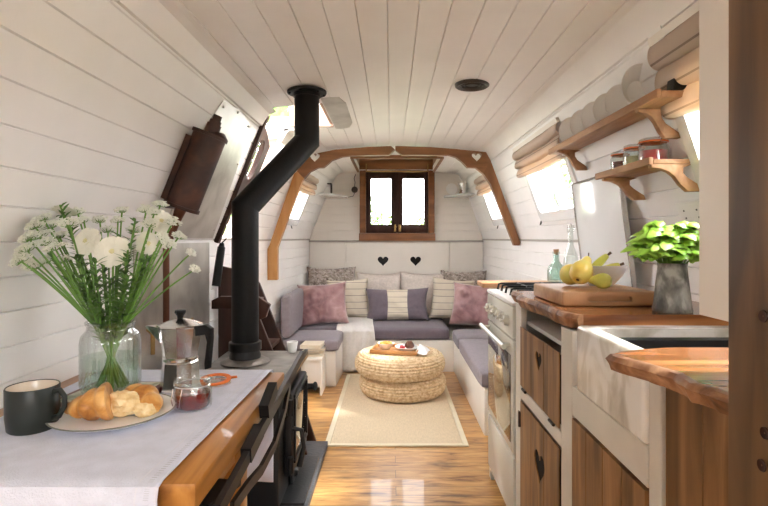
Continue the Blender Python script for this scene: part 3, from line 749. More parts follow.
# round gauge with cable on the back wall
t = thing('wall_gauge', 'small round gauge hanging on a cable left of the back doors', 'gauge', (-.36, 5.13, 1.60))
b = MB(); b.lathe([(.001,0),(.03,0),(.032,.012),(.028,.018),(.001,.018)], (-.365, 5.145, 1.625), 20, Matrix.Rotation(R(90), 4, 'X')); obj('dial', b, M['grille'], t)
b = MB(); b.tube([(-.365,5.14,1.655),(-.36,5.135,1.70),(-.37,5.14,1.74),(-.355,5.14,1.78)], .004, 6); b.tube([(-.365,5.14,1.595),(-.38,5.14,1.56),(-.45,5.138,1.545),(-.52,5.14,1.56)], .003, 6); obj('cable', b, M['wire'], t)
# hooks below windows
for (s, y, z, lb) in ((1, 3.05, 1.23, 'small dark hook on the right wall below the middle window'), (1, 4.25, 1.23, 'small dark hook on the right wall below the far window'), (-1, 4.20, 1.23, 'small dark hook on the left wall below the far window')):
    f = wr if s > 0 else wl; x = f(y, z)-s*.006
    b = MB(); b.tube([(x, y, z+.03), (x-s*.012, y, z+.005), (x-s*.018, y-.01, z-.01), (x-s*.012, y-.016, z+.004)], .004, 6); b.ball((x, y, z+.03), .008, seg=8)
    tag(obj('hook', b, M['wire']), lb, 'hook')
# ------------------------------------------------------------------ left: table, stove
TT = .75
t = thing('table', 'honey-coloured wooden side table along the left wall under the white runner', 'table', (-.60, 1.15, 0))
b = MB(); b.box(-.895, -.31, .812, 1.49, TT-.045, TT, .004)
obj('tabletop', b, M['table'], t)
obj('rail', MB().box(-.372, -.347, .90, 1.14, TT-.11, TT-.0455, .002), M['table'], t)
for x, y in ((-.36, 1.17), (-.36, .95), (-.84, 1.37), (-.84, .95)):
    obj('leg', MB().box(x-.025, x+.025, y-.025, y+.025, 0.001, TT-.046, .003), M['table'], t)
# runner: hangs over both table ends
mb = MB()
prof = [(.794,.36),(.794,.50),(.794,.65),(.794,.735),(.800,.752),(.812,.7545)] + [(.812+.678*k/12, .7545) for k in range(1,13)] + [(1.500,.752),(1.507,.735),(1.507,.68),(1.507,.55),(1.507,.42)]
def run(u, v):
    k = v*(len(prof)-1); i = min(int(k), len(prof)-2); f = k-i
    y = prof[i][0]*(1-f)+prof[i+1][0]*f; z = prof[i][1]*(1-f)+prof[i+1][1]*f
    near = max(0, min(1, (1.5-y)/.68)); x1 = -.347-.014*near; x = -.835+(x1+.835)*u
    wv = noise.noise(V((x*14, y*4, z*3)))
    if z > .753: z += .0012*abs(noise.noise(V((x*9, y*9, 2))))+.001
    else: y += (.006*wv+.004*math.sin(x*40))*(1 if y > 1.2 else -1)*min(1, (.753-z)*8) + (.004 if y > 1.2 else -.004)
    return (x, y, z)
mb.grid(run, 60, 66)
rn = thing('table_runner', 'white linen runner laid along the table and hanging over both ends', 'table runner', (-.6, 1.15, TT))
o = obj('cloth', mb, M['linen'], rn); md = o.modifiers.new('s', 'SOLIDIFY'); md.thickness = .0012; md.offset = 1
# drawn-thread border: rows of small raised stitches
mb = MB()
for k in range(150):
    v = .03+.94*k/149
    p = V(run(.955, v)); q = V(run(.972, v)); n = V((0,0,.0016)) if p.z > .753 else V((0, (.0018 if p.y > 1.2 else -.0018), 0))
    d = V(run(.955, min(1, v+.003)))-p; d = d*.45
    mb.add([p+n, q+n, q+n+d, p+n+d], [(0,1,2,3)])
obj('stitching', mb, mat('stitch_holes', (.42,.43,.48), .9), rn, recalc=False)
mb = MB()
for uu in (.925, .99):
    mb.grid(lambda a, v: tuple(V(run(uu+a*.006, v))+(V((0,0,.0016)) if run(uu, v)[2] > .753 else V((0, (.0018 if run(uu, v)[1] > 1.2 else -.0018), 0)))), 1, 66)
obj('hem', mb, mat('hem_linen', (.66,.67,.75), .9), rn, recalc=False)

Z = TT+.0035+.0025
# book under the vase
mx = Matrix.Translation(V((-.668, 1.225, Z))) @ Matrix.Rotation(R(-4), 4, 'Z')
t = thing('book', 'maroon hardback with a green patterned cover lying under the flower jar', 'book', (-.668, 1.225, Z))
b = MB(); b.box(-.095,.092,-.095,.092,0,.003,.001,1,mx); b.box(-.095,.092,-.095,.092,.013,.016,.001,1,mx); b.box(-.095,.092,-.098,-.094,0,.016,.001,1,mx); b.box(.0905,.095,-.098,.092,.0,.016,.001,1,mx)
obj('cover', b, M['maroon'], t)
obj('page_block', MB().box(-.09,.09,-.093,.088,.0032,.0128,0,1,mx), M['paper'], t)
obj('cover_picture', MB().box(-.082,.080,-.082,.084,.0161,.0168,0,1,mx), M['bookgreen'], t)
BZ = Z+.0172
# ribbed glass jar
VC = V((-.674, 1.232, BZ))
t = thing('glass_jar', 'ribbed clear glass jar of flower stems standing on the maroon book', 'vase', VC)
rf = lambda a, z: 1+.04*abs(math.cos(a*11)) if .015 < z < .148 else 1
b = MB(); b.lathe([(.001,0),(.056,0),(.062,.006),(.064,.02),(.064,.12),(.061,.135),(.052,.148),(.051,.158),(.055,.162),(.055,.168),(.052,.168),(.048,.158),(.048,.148),(.058,.132),(.061,.12),(.061,.02),(.056,.008),(.001,.006)], VC, 112, rfun=rf)
obj('jar', b, M['glass'], t, smooth=60)
b = MB(); b.lathe([(.001,.0065),(.054,.0085),(.0595,.02),(.0595,.085),(.001,.085)], VC, 48); obj('water', b, M['vwater'], t)
# flowers
rnd = random.Random(11)
def stem_path(top, base=None):
    a = rnd.random()*6.28; bs = VC+V((.035*math.cos(a), .035*math.sin(a), .012)) if base is None else base
    top = V(top); neck = VC+V((0,0,.155)); k = (top-neck); kk = V((k.x, k.y, 0)); 
    if kk.length > .033: kk = kk.normalized()*.033
    nk = neck+kk
    bs = VC+V((-kk.x*.9+rnd.uniform(-.01,.01), -kk.y*.9+rnd.uniform(-.01,.01), .012))
    out = []
    for i in range(5): out.append(bs.lerp(nk, i/4))
    mid = nk.lerp(top, .5)+V((0,0,.02*min(1, k.length*3)))
    for i in range(1, 9):
        s = i/8; out.append(nk*(1-s)**2+mid*2*s*(1-s)+top*s*s)
    return out
def leaf(mb, p, d, L, w, up=V((0,0,1))):
    d = V(d).normalized(); sd = d.cross(up)
    if sd.length < .01: sd = V((1,0,0))
    sd.normalize(); n = sd.cross(d)
    pts = []
    for i, (s, ww) in enumerate(((0,.1),(.3,.85),(.6,1),(.85,.5),(1,.04))):
        c = p+d*L*s-n*(s*s*L*.25); pts.append((c-sd*w*ww+n*w*.25*ww, c, c+sd*w*ww+n*w*.25*ww))
    vs = [v for tr in pts for v in tr]; fs = []
    for i in range(4): fs += [(3*i,3*i+1,3*i+4,3*i+3),(3*i+1,3*i+2,3*i+5,3*i+4)]
    mb.add(vs, fs)
def daisy(top, face, r, label, group=None):
    t = thing('white_flower', label, 'flower', VC+V((0,0,.012)), group)
    pth = stem_path(top); face = V(face).normalized()
    m = MB(); m.tube(pth, [.0026]*len(pth), 6); obj('stem', m, M['stem'], t)
    mx = Matrix.Translation(V(top)) @ face.to_track_quat('Z', 'Y').to_matrix().to_4x4()
    m = MB()
    for lay, (n, L, w, tilt) in enumerate(((15, 1, .24, .10), (13, .78, .2, .30), (10, .5, .16, .6))):
        for i in range(n):
            a = 2*PI*(i+.5*lay)/n+rnd.uniform(-.1,.1); d = V((math.cos(a), math.sin(a), tilt)).normalized(); L_ = r*L*rnd.uniform(.88,1.05)
            sd = V((-math.sin(a), math.cos(a), 0)); vs = []; 
            for s, ww in ((.08,.25),(.45,.8),(.8,1),(1,.72)):
                c = d*L_*s+V((0,0,.003*lay+.06*r*math.sin(s*3)+rnd.uniform(-.02,.04)*r)); vs += [mx@(c-sd*r*w*ww), mx@(c+V((0,0,-.04*r))), mx@(c+sd*r*w*ww)]
            fs = []
            for i2 in range(3): fs += [(3*i2,3*i2+1,3*i2+4,3*i2+3),(3*i2+1,3*i2+2,3*i2+5,3*i2+4)]
            m.add(vs, fs)
    obj('petals', m, M['petal'], t, weld=False, recalc=False)
    m = MB(); m.ball((0,0,0), r*.27, 1, 1, .55, 12); 
    for i in range(40):
        a = rnd.random()*6.28; q = math.sqrt(rnd.random())*r*.25; m.ball((q*math.cos(a), q*math.sin(a), r*.13*(1-(q/(r*.3))**2)+.001), .0014, seg=6)
    m.xf(mx @ Matrix.Translation((0,0,.006))); obj('centre', m, M['yellowc'], t)
    m = MB()
    for i in range(6):
        a = i*1.05; leaf(m, V(top)-face*.006, -face*.3+(mx.to_3x3()@V((math.cos(a), math.sin(a), 0))), r*.55, r*.1)
    obj('sepals', m, M['leafdark'], t, weld=False, recalc=False)
daisy(W(113,252,1.22), (.25,-1,.25), .040, 'largest white flower, lowest at the front of the bunch')
daisy(W(88,242,1.24), (-.1,-1,.35), .036, 'open white flower left of the largest bloom in the bunch')
daisy(W(62,213,1.33), (-.1,.3,1), .034, 'white flower seen from behind at the top left of the bunch')
daisy(W(160,222,1.28), (.6,-.6,.3), .032, 'white flower at the upper right of the bunch')
daisy(W(146,243,1.25), (.8,-.5,-.1), .030, 'white flower at the right of the bunch turned aside')
def umbel(top, r, label, group='white umbel sprays in the glass jar'):
    t = thing('umbel_spray', label, 'flower', VC+V((0,0,.012)), group)
    pth = stem_path(top); m = MB(); m.tube(pth, [.0020]*len(pth), 6)
    ax = (pth[-1]-pth[-3]).normalized(); ax = (ax+V((0,-.25,.5))).normalized()
    mx = Matrix.Translation(V(top)) @ ax.to_track_quat('Z', 'Y').to_matrix().to_4x4(); fl = MB(); n = 13
    for i in range(n):
        a = i*2.4; q = math.sqrt((i+.5)/n)*r; e = mx@V((q*math.cos(a), q*math.sin(a), r*.55*(1-(q/r)**2*.8)+rnd.uniform(-.12,.12)*r))
        m.tube([V(top), V(top).lerp(e, .5)+V((0,0,-.003)), e], .0007, 4)
        for k in range(9):
            b_ = k*2.4; q2 = math.sqrt((k+.5)/9)*r*.24; c = e+mx.to_3x3()@V((q2*math.cos(b_), q2*math.sin(b_), rnd.uniform(-.003,.006))); m3 = mx.to_3x3()
            s = .0040*rnd.uniform(.7,1.3); fl.add([c+m3@V((s,0,.001)), c+m3@V((0,s,.001)), c+m3@V((-s,0,.001)), c+m3@V((0,-s,.001)), c+m3@V((0,0,-.0015)), c+m3@V((0,0,.002))], [(0,1,5),(1,2,5),(2,3,5),(3,0,5),(1,0,4),(2,1,4),(3,2,4),(0,3,4)])
    obj('stem', m, M['stem'], t, weld=False); obj('florets', fl, M['umbel'], t, weld=False, recalc=False)
for i, (px, py, d, r) in enumerate(((28,252,1.22,.034),(40,238,1.26,.036),(22,262,1.28,.028),(52,228,1.3,.034),(38,268,1.2,.026),(70,226,1.2,.030),(30,240,1.34,.028),(56,250,1.18,.030),(78,214,1.36,.024),(108,232,1.36,.026),(122,212,1.33,.020),(146,212,1.30,.026),(160,206,1.34,.024),(172,224,1.27,.026),(178,238,1.3,.022),(150,226,1.2,.024),(168,246,1.2,.022),(190,254,1.26,.014),(194,270,1.22,.014),(48,262,1.32,.024),(100,222,1.4,.024),(134,232,1.38,.024),(36,228,1.30,.024),(46,244,1.20,.024),(60,238,1.26,.024),(30,266,1.25,.018),(64,262,1.24,.022),(44,220,1.34,.022),(154,214,1.24,.020),(162,238,1.22,.018),(118,222,1.30,.018),(84,222,1.3,.02))):
    umbel(W(px, py, min(d, .835*512/(391-px))), r*.8, 'spray of tiny white florets in the glass jar of flowers' )
def sprig(top, label='leafy green sprig in the glass jar of flowers'):
    t = thing('leafy_sprig', label, 'foliage', VC+V((0,0,.012)), 'leafy sprigs in the glass jar')
    pth = stem_path(top); m = MB(); m.tube(pth, [.0024]*len(pth), 6); obj('stem', m, M['stem'], t)
    m = MB()
    for i in range(4, len(pth)):
        for k in range(7):
            a = rnd.random()*6.28; d = (pth[i]-pth[i-1]).normalized()*.8+V((math.cos(a), math.sin(a), rnd.uniform(-.2,.5)))
            leaf(m, pth[i].lerp(pth[i-1], rnd.random()), d, rnd.uniform(.016,.034), .0045)
    obj('leaves', m, M['leafdark'], t, weld=False, recalc=False)
for px, py, d in ((60,205,1.3),(52,258,1.22),(76,258,1.2),(95,262,1.18),(128,250,1.2),(142,262,1.22),(85,285,1.17),(128,278,1.18),(100,240,1.32),(120,236,1.3),(160,240,1.3),(75,240,1.36),(150,250,1.3),(110,280,1.2),(135,222,1.34),(66,270,1.28)):
    sprig(W(px, py, d))

# mug
mc = V((-.722, 1.032, Z))
t = thing('mug', 'charcoal mug with a cream inside at the left end of the table', 'mug', mc)
b = MB(); b.lathe([(.001,0),(.040,0),(.044,.004),(.047,.03),(.0475,.085),(.046,.0875),(.0445,.086)], mc, 40); hp_ = [mc+V((.046*math.cos(a0)+.0,0,0)) for a0 in (0,)]
b.tube([mc+V((.044,-.006,.076)), mc+V((.060,-.008,.080)), mc+V((.071,-.010,.068)), mc+V((.070,-.010,.048)), mc+V((.058,-.008,.028)), mc+V((.044,-.006,.024))], [.006,.0055,.005,.005,.0055,.006], 10)
obj('body', b, M['mug'], t)
b = MB(); b.lathe([(.0445,.086),(.043,.083),(.043,.03),(.038,.008),(.001,.006)], mc, 40); obj('lining', b, M['mugin'], t)
# plate & croissant
pc = V((-.590, 1.092, Z+.001))
t = thing('plate', 'round cream plate with a thin grey rim holding the croissant', 'plate', pc)
b = MB(); b.lathe([(.001,0),(.075,0),(.08,.003),(.105,.008),(.1225,.016),(.1215,.0175),(.104,.011),(.078,.006),(.001,.0045)], pc, 56); obj('dish', b, M['bowlw'], t)
b = MB(); b.lathe([(.1195,.0168),(.1215,.0182),(.1238,.0172),(.1225,.0155)], pc, 56); obj('rim', b, mat('grey_green_rim', (.22,.23,.18), .3), t)
t = thing('croissant', 'golden croissant split open on the round plate', 'croissant', pc+V((0,0,.006)))
def crs(tA, tB, cA, nseg, open_end, seed):
    m = MB(); rings = []; n = 56
    for i in range(n+1):
        s = i/n; c = V(cA(s)); c2 = V(cA(min(1, s+.01)))-V(cA(max(0, s-.01))); tg = c2.normalized()
        k = s*nseg; f = k % 1; j = int(k)
        if open_end: env = math.sin(PI*(.02+.52*s))**.6
        else: env = math.sin(PI*(.03+.94*s))**.6
        rad = (tA+(tB-tA)*s)*env*(.84+.20*math.sin(PI*min(1, f*1.2))**.7)
        sd = tg.cross(V((0,0,1))).normalized(); up = sd.cross(tg)
        rings.append([c+sd*rad*1.12*math.cos(a)+up*rad*.84*math.sin(a)*(1+.06*noise.noise(V((a*2, s*9, seed)))) for a in [2*PI*q/26 for q in range(26)]])
    return m.loft(rings)
hz = .030
m1 = crs(.024, .044, lambda s: (pc.x-.092+.098*s, pc.y-.022-.020*math.sin(s*2.2)+.01*s, pc.z+.020+.020*s+.006), 3.6, True, 1)
obj('crust', m1, M['croissant'], t)
m1 = crs(.042, .022, lambda s: (pc.x-.002+.100*s, pc.y+.034-.055*s*s+.01, pc.z+.040-.018*s), 3.0, False, 2)
obj('crust', m1, M['croissant'], t)
m = MB(); bm = bmesh.new(); bmesh.ops.create_icosphere(bm, subdivisions=4, radius=1)
for v in bm.verts:
    q = v.co.copy(); k = 1+.22*noise.noise(q*3.2)+.1*noise.noise(q*8); v.co = pc+V((.020+q.x*.036*k, -.004+q.y*.028*k, .032+q.z*.026*k))
m.merge(bm); obj('crumb', m, M['crumb'], t)
m = MB(); bm = bmesh.new(); bmesh.ops.create_icosphere(bm, subdivisions=3, radius=1)
for v in bm.verts:
    q = v.co.copy(); k = 1+.25*noise.noise(q*3+V((4,0,0))); v.co = pc+V((.070+q.x*.026*k, -.010+q.y*.018*k, .020+q.z*.014*k))
m.merge(bm); obj('crumb', m, M['crumb'], t)
# moka pot
mk = V((-.530, 1.288, Z))
t = thing('moka_pot', 'polished aluminium stovetop coffee pot with black knob and handle', 'coffee pot', mk)
oct8 = Matrix.Rotation(R(12), 4, 'Z')
def octl(prof, n=8):
    b = MB(); b.lathe(prof, mk, n, oct8); return b
b = octl([(.001,0),(.048,0),(.052,.004),(.052,.010),(.047,.022),(.043,.080),(.040,.086)]); obj('boiler', b, M['alu'], t, smooth=20)
b = MB(); b.lathe([(.040,.084),(.043,.086),(.043,.092),(.040,.095)], mk, 32); b.lathe([(.001,.086),(.040,.086),(.040,.095),(.001,.095)], mk, 24); obj('collar', b, M['alu'], t)
b = octl([(.040,.094),(.041,.100),(.053,.172),(.0545,.176),(.050,.176),(.038,.104),(.001,.104)])
sp = [mk+V((-.040,-.012,.150)), mk+V((-.050,-.012,.150)), mk+V((-.072,-.018,.178))]
b.ext([mk+V((-.045,-.030,.177)), mk+V((-.078,-.019,.180)), mk+V((-.045,.010,.177)), mk+V((-.043,-.006,.135))], (.002,0,0))
b.add([mk+V((-.045,-.030,.176)), mk+V((-.080,-.019,.178)), mk+V((-.045,.010,.176)), mk+V((-.046,-.010,.130))], [(0,1,3),(1,2,3)])
obj('pot', b, M['alu'], t, smooth=20)
b = octl([(.0555,.1765),(.0555,.180),(.030,.190),(.012,.195),(.001,.196)]); obj('lid', b, M['alu'], t, smooth=20)
b = MB(); b.lathe([(.001,.196),(.007,.196),(.008,.202),(.014,.212),(.013,.218),(.001,.219)], mk, 10); obj('knob', b, M['blackplastic'], t, smooth=20)
hd = V((.93,-.36,0)).normalized(); sd = V((-hd.y, hd.x, 0))
def H(r, z): return mk+hd*r+V((0,0,z))
b = MB(); b.ext([p-sd*.007 for p in (H(.052,.178), H(.082,.185), H(.100,.176), H(.100,.150), H(.092,.070), H(.082,.066), H(.080,.080), H(.088,.140), H(.082,.158), H(.052,.152))], sd*.014, .002); obj('handle', b, M['blackplastic'], t)
for ch in t.children: ch.scale = (1, 1, .93)
# jam jar with open clip lid
jc = V((-.448, 1.158, Z))
t = thing('jam_jar', 'open glass clip-top jar of red jam in front of the coffee pot', 'jar', jc)
b = MB(); b.lathe([(.001,0),(.037,0),(.040,.004),(.041,.012),(.041,.044),(.037,.052),(.0375,.056),(.041,.058),(.041,.064),(.037,.064),(.0345,.056),(.0345,.050),(.038,.043),(.038,.010),(.034,.005),(.001,.004)], jc, 40); obj('jar', b, M['glass'], t)
b = MB(); b.lathe([(.001,.0045),(.034,.0055),(.0375,.011),(.0375,.036),(.030,.038),(.001,.037)], jc, 32); obj('jam', b, M['jam'], t)
b = MB(); r_ = .0395
b.tube([jc+V((r_*math.cos(a), r_*math.sin(a), .0545)) for a in [2*PI*k/32 for k in range(33)]], .0012, 6)
for s_ in (-1, 1): b.tube([jc+V((-.018+.010*s_,-.040,.054)), jc+V((-.020+.009*s_,-.046,.030)), jc+V((-.020+.006*s_,-.043,.010)), jc+V((-.020,-.044,.018))], .0013, 6)
obj('wire_clip', b, M['chrome'], t)
lc = V((-.462, 1.345, Z))
lp = Matrix.Translation(lc) @ Matrix.Rotation(R(6), 4, 'X')
b = MB(); b.lathe([(.001,.009),(.030,.010),(.036,.006),(.040,.003),(.040,0),(.034,.002),(.028,.006),(.001,.005)], (0,0,0), 36); b.xf(lp)
t2 = thing('jar_lid', 'glass jar lid lying flat with its orange seal beside the jam jar', 'jar lid', lc)
obj('lid', b, M['glass'], t2)
b = MB(); b.lathe([(.030,.0005),(.041,.0005),(.041,.004),(.030,.004),(.030,.0005)], (0,0,0), 36)
b.box(.038,.056,-.006,.006,.0006,.0038,.001,1); b.xf(lp @ Matrix.Translation((0,0,.011)) @ Matrix.Rotation(R(20),4,'Z')); obj('seal', b, M['orange'], t2)

# ---------------- stove
st = thing('stove', 'black cast iron solid fuel stove on a slate hearth beyond the table', 'stove', (-.57, 2.13, .032))
X0, X1, SY0, SY1 = -.74, -.415, 1.90, 2.37
obj('body', MB().box(X0, X1, SY0, SY1, .13, .585, .012), M['iron'], st)
b = MB(); b.box(X0-.015, X1+.012, SY0-.03, SY1+.012, .588, .617, .006); obj('top_plate', b, M['zinc'], st)
b = MB(); b.box(X1+.013, X1+.030, 1.52, SY1+.01, .590, .624, .003); obj('front_rail', b, M['steelblack'], st)
b = MB(); b.box(X1+.0305, X1+.0335, 1.55, SY1, .594, .606, .001); obj('brass_strip', b, M['brass'], st)
for x in (X0+.03, X1-.035):
    for y in (SY0+.03, SY1-.03):
        b = MB(); b.tube([(x, y, .033), (x, y, .045), (x, y, .09), (x, y, .1295)], [.022,.017,.020,.028], 12); obj('leg', b, M['iron'], st)
# door on the aisle side
dx = X1+.002
d_ = obj('door', MB().box(dx, dx+.032, SY0+.07, SY1-.05, .22, .54, .008), M['iron'], st)
b = MB(); b.box(dx+.0325, dx+.036, SY0+.11, SY1-.10, .29, .50, .003); obj('glass', b, M['ovenglass'], d_)
b = MB(); b.box(dx+.0325, dx+.042, SY0+.095, SY0+.108, .275, .515, .003); b.box(dx+.0325, dx+.042, SY1-.098, SY1-.085, .275, .515, .003); b.box(dx+.0325, dx+.042, SY0+.095, SY1-.085, .262, .275, .003); b.box(dx+.0325, dx+.042, SY0+.095, SY1-.085, .515, .528, .003)
obj('door_frame', b, M['iron'], d_)
b = MB(); b.cyl((dx+.03, SY1-.07, .475), (dx+.065, SY1-.07, .475), .012, seg=14); b.ball((dx+.072, SY1-.07, .475), .02, .6, 1, 1, 14); obj('knob', b, M['iron'], d_)
b = MB(); b.tube([(dx+.03, SY0+.09, .40), (dx+.065, SY0+.09, .395), (dx+.075, SY0+.085, .33), (dx+.06, SY0+.075, .26)], [.01,.009,.009,.012], 10); obj('handle', b, M['iron'], d_)
for z_ in (.27, .49):
    b = MB(); b.cyl((dx+.028, SY0+.062, z_-.03), (dx+.028, SY0+.062, z_+.03), .012, seg=12); obj('hinge', b, M['iron'], d_)
b = MB(); b.lathe([(.001,0),(.045,0),(.05,.008),(.045,.016),(.02,.018),(.014,.03),(.001,.032)], (dx, SY0+.21, .178), 24, Matrix.Rotation(R(90), 4, 'Y')); obj('air_wheel', MB().lathe([(.001,0),(.03,0),(.03,.012),(.001,.016)], (dx, SY0+.34, .178), 20, Matrix.Rotation(R(90), 4, 'Y')), M['iron'], st); obj('air_wheel', b, M['iron'], st)
obj('ash_lip', MB().box(dx-.02, dx+.085, SY0+.03, SY1-.02, .128, .142, .004), M['iron'], st)
tag(obj('hearth', MB().box(-.885, -.345, 1.6, 2.80, .001, .031, .003), M['slate']), 'dark slate hearth slab under the stove', 'hearth')
# flue
fp = thing('flue_pipe', 'matt black flue pipe with a slanting middle run from stove to ceiling', 'flue', (-.60, 2.15, .618))
px_, py_ = -.612, 2.15; ux, uy = -.378, 2.30; rr_ = .0555
obj('pipe', MB().tube([(px_, py_, .70), (px_, py_, 1.20), (px_, py_, 1.262)], rr_, 32), M['flue'], fp)
A = V((px_, py_, 1.27)); B = V((ux, uy, 1.575))
def miter(A0, p, B0, r, n=32):
    """ring of the pipe where two runs meet"""
    d1 = (p-A0).normalized(); d2 = (B0-p).normalized(); nrm = (d1+d2).normalized(); a = d1.orthogonal().normalized()
    return d1, d2, nrm
def ring(c, d, plane_n, plane_p, r, e1, n=32):
    out = []
    e2 = d.cross(e1)
    for j in range(n):
        t_ = 2*PI*j/n; q = c+e1*r*math.cos(t_)+e2*r*math.sin(t_); k = (plane_p-q).dot(plane_n)/d.dot(plane_n); out.append(q+d*k)
    return out
up = V((0,0,1)); dd = (B-A).normalized(); e = up.cross(dd).normalized()
n1 = (up+dd).normalized(); 
r0 = ring(A-up*.02, up, up, A-up*.02, rr_, e); r1 = ring(A, up, n1, A, rr_, e); r2 = ring(B, dd, n1, B, rr_, e); r3 = ring(B+up*.2, up, up, V((0,0,cz(ux)-.012)), rr_, e)
obj('elbow_run', MB().loft([r0, r1, r2, r3]), M['flue'], fp, smooth=30)
b = MB(); b.lathe([(.060,.0),(.064,.004),(.064,.03),(.058,.05),(.0665,.052),(.0665,.085),(.058,.088)], (px_, py_, .620), 32, cap=True); obj('collar', b, M['iron'], fp)
b = MB(); b.lathe([(.10,.0),(.10,.006),(.085,.014),(.06,.022)], (px_, py_, .618), 32, cap=True); obj('base_flange', b, M['zinc'], fp)
zc = cz(ux)
b = MB(); b.lathe([(.056,-.028),(.060,-.028),(.060,-.012),(.086,-.012),(.088,-.008),(.088,0.0),(.056,0.0)], (ux, uy, zc-.004), 40, cap=False)
for k in range(6): b.ball((ux+.077*math.cos(k*1.05+.3), uy+.077*math.sin(k*1.05+.3), zc-.018), .006, seg=8)
obj('ceiling_collar', b, M['flue'], fp)
# hatch steps behind the flue
hs = thing('hatch_steps', 'dark stained wooden steps rising to the left hatch behind the flue', 'steps', (-.75, 2.9, 0))
for y_ in (2.62, 2.86):
    obj('side_board', MB().ext([(-.885, y_, .001), (-.42, y_, .001), (-.585, y_, .505), (-.735, y_, .884), (-.80, y_, .98), (-.885, y_, 1.0)], (0,.024,0), .002), M['doorwood'], hs)
for k, (z_, x_) in enumerate(((.30, -.53), (.56, -.62), (.79, -.71))):
    obj('tread', MB().box(-.88, x_, 2.646, 2.858, z_, z_+.022, .003), M['doorwood'], hs)
b = MB(); b.ext([(-.70,2.45,.72),(-.60,2.45,.76),(-.58,2.45,.82),(-.64,2.45,.86),(-.82,2.45,.86),(-.86,2.45,.84),(-.86,2.45,.80),(-.72,2.45,.80),(-.69,2.45,.78)], (0,.03,0), .003)
tag(obj('bracket', b, M['doorwood']), 'curved dark wood bracket on the left wall behind the coffee pot handle', 'bracket')
b = MB(); q0, q1 = W(222,243,2.44), W(216,286,2.42)
b.tube([q0, q0.lerp(q1,.08), q0.lerp(q1,.1), q1], [.010,.014,.018,.020], 14); b.tube([q0, q0+V((.02,0,.02)), q0+V((.01,.02,.05))], .003, 6)
tag(obj('torch', b, M['steelblack']), 'black hand torch hanging beside the flue below the hatch post', 'torch')
# folding iron bracket arms in front of the table
fa = thing('folding_bracket', 'black iron folding bracket arms along the front of the table', 'bracket', (-.28, 1.3, .55))
def bar(p, q, w, h): 
    p, q = V(p), V(q); d = (q-p).normalized(); s_ = d.cross(V((0,0,1))).normalized(); u_ = s_.cross(d)
    return MB().ext([p-s_*w/2-u_*h/2, p+s_*w/2-u_*h/2, p+s_*w/2+u_*h/2, p-s_*w/2+u_*h/2], q-p, 0)
obj('upper_arm', bar(W(302,354.5,1.68), W(217,512,.862), .012, .026), M['steelblack'], fa)
m = MB(); pts = [W(289,385,1.50), W(284,412,1.43), W(274,445,1.30), W(261,470,1.17), W(249,484,1.08), W(232,508,.97)]
for p_, q_ in zip(pts, pts[1:]): bm_ = bar(p_, q_, .009, .022); m.merge(bm_.bm)
m.ball((0,0,0), .0001, seg=6) if False else None; obj('lower_arm', m, M['steelblack'], fa)
obj('pad', bar(W(273,388,1.275), W(264,412,1.185), .022, .034), M['blackplastic'], fa)
obj('pad', bar(W(259,430,1.14), W(246,456,1.04), .022, .030), M['blackplastic'], fa)
obj('cross_plate', bar(W(230,482,.98), W(196,507,.86), .045, .010), M['steelblack'], fa)
# ------------------------------------------------------------------ galley, right side
CX = .46; BX = .93
# cooker
ck = thing('cooker', 'cream gas cooker with glass oven door between the worktop and the bench', 'cooker', (.7, 2.15, 0))
CY0, CY1 = 1.895, 2.395
b = MB(); b.box(CX+.012, BX, CY0, CY1, .07, .885, .006); obj('body', b, M['cooker'], ck)
for x in (.52, .88):
    for y in (CY0+.04, CY1-.04): obj('foot', MB().cyl((x, y, .001), (x, y, .0695), .018, seg=12), M['blackplastic'], ck)
obj('hob_plate', MB().box(CX-.012, BX, CY0-.002, CY1+.002, .886, .902, .006), M['enamel'], ck)
obj('control_panel', MB().box(CX-.010, CX+.0115, CY0+.004, CY1-.004, .765, .884, .005), M['cooker'], ck)
for k in range(6):
    y = CY0+.07+k*.072
    b = MB(); b.lathe([(.001,0),(.021,0),(.019,.018),(.015,.020),(.001,.021)], (0,0,0), 20, Matrix.Rotation(R(-90), 4, 'Y')); b.box(-.026,-.018,-.017,.017,-.004,.004,.002); b.xf(Matrix.Translation((CX-.0105, y, .825))); obj('knob', b, M['cooker'], ck)
dr_ = obj('oven_door', MB().box(CX-.008, CX+.0115, CY0+.006, CY1-.006, .335, .757, .006), M['cooker'], ck)
obj('glass', MB().box(CX-.011, CX-.0085, CY0+.035, CY1-.035, .37, .700, .001), M['ovenglass'], dr_)
b = MB(); b.cyl((CX-.040, CY0+.01, .735), (CX-.040, CY1-.01, .735), .010, seg=16)
for y in (CY0+.05, CY1-.05): b.cyl((CX-.04, y, .735), (CX-.0085, y, .735), .007, seg=10)
obj('handle', b, M['cooker'], dr_)
obj('drawer', MB().box(CX-.008, CX+.0115, CY0+.006, CY1-.006, .085, .322, .006), M['cooker'], ck)
for k, (x, y) in enumerate(((.58, CY0+.125), (.58, CY1-.125), (.80, CY0+.125), (.80, CY1-.125))):
    b = MB(); b.lathe([(.001,0),(.045,0),(.045,.008),(.036,.010),(.034,.020),(.001,.022)], (x, y, .9025), 24); obj('burner', b, M['steel'], ck)
for y in (CY0+.125, CY1-.125):
    b = MB(); z = .932
    for yy in (y-.08, y, y+.08): b.tube([(CX+.03, yy, .905), (CX+.035, yy, z-.003), (CX+.045, yy, z), (BX-.08, yy, z), (BX-.07, yy, z-.003), (BX-.065, yy, .905)], .005, 8)
    for xx in (.58, .69, .80): b.tube([(xx, y-.10, z), (xx, y+.10, z)], .005, 8)
    obj('pan_support', b, M['steelblack'], ck)
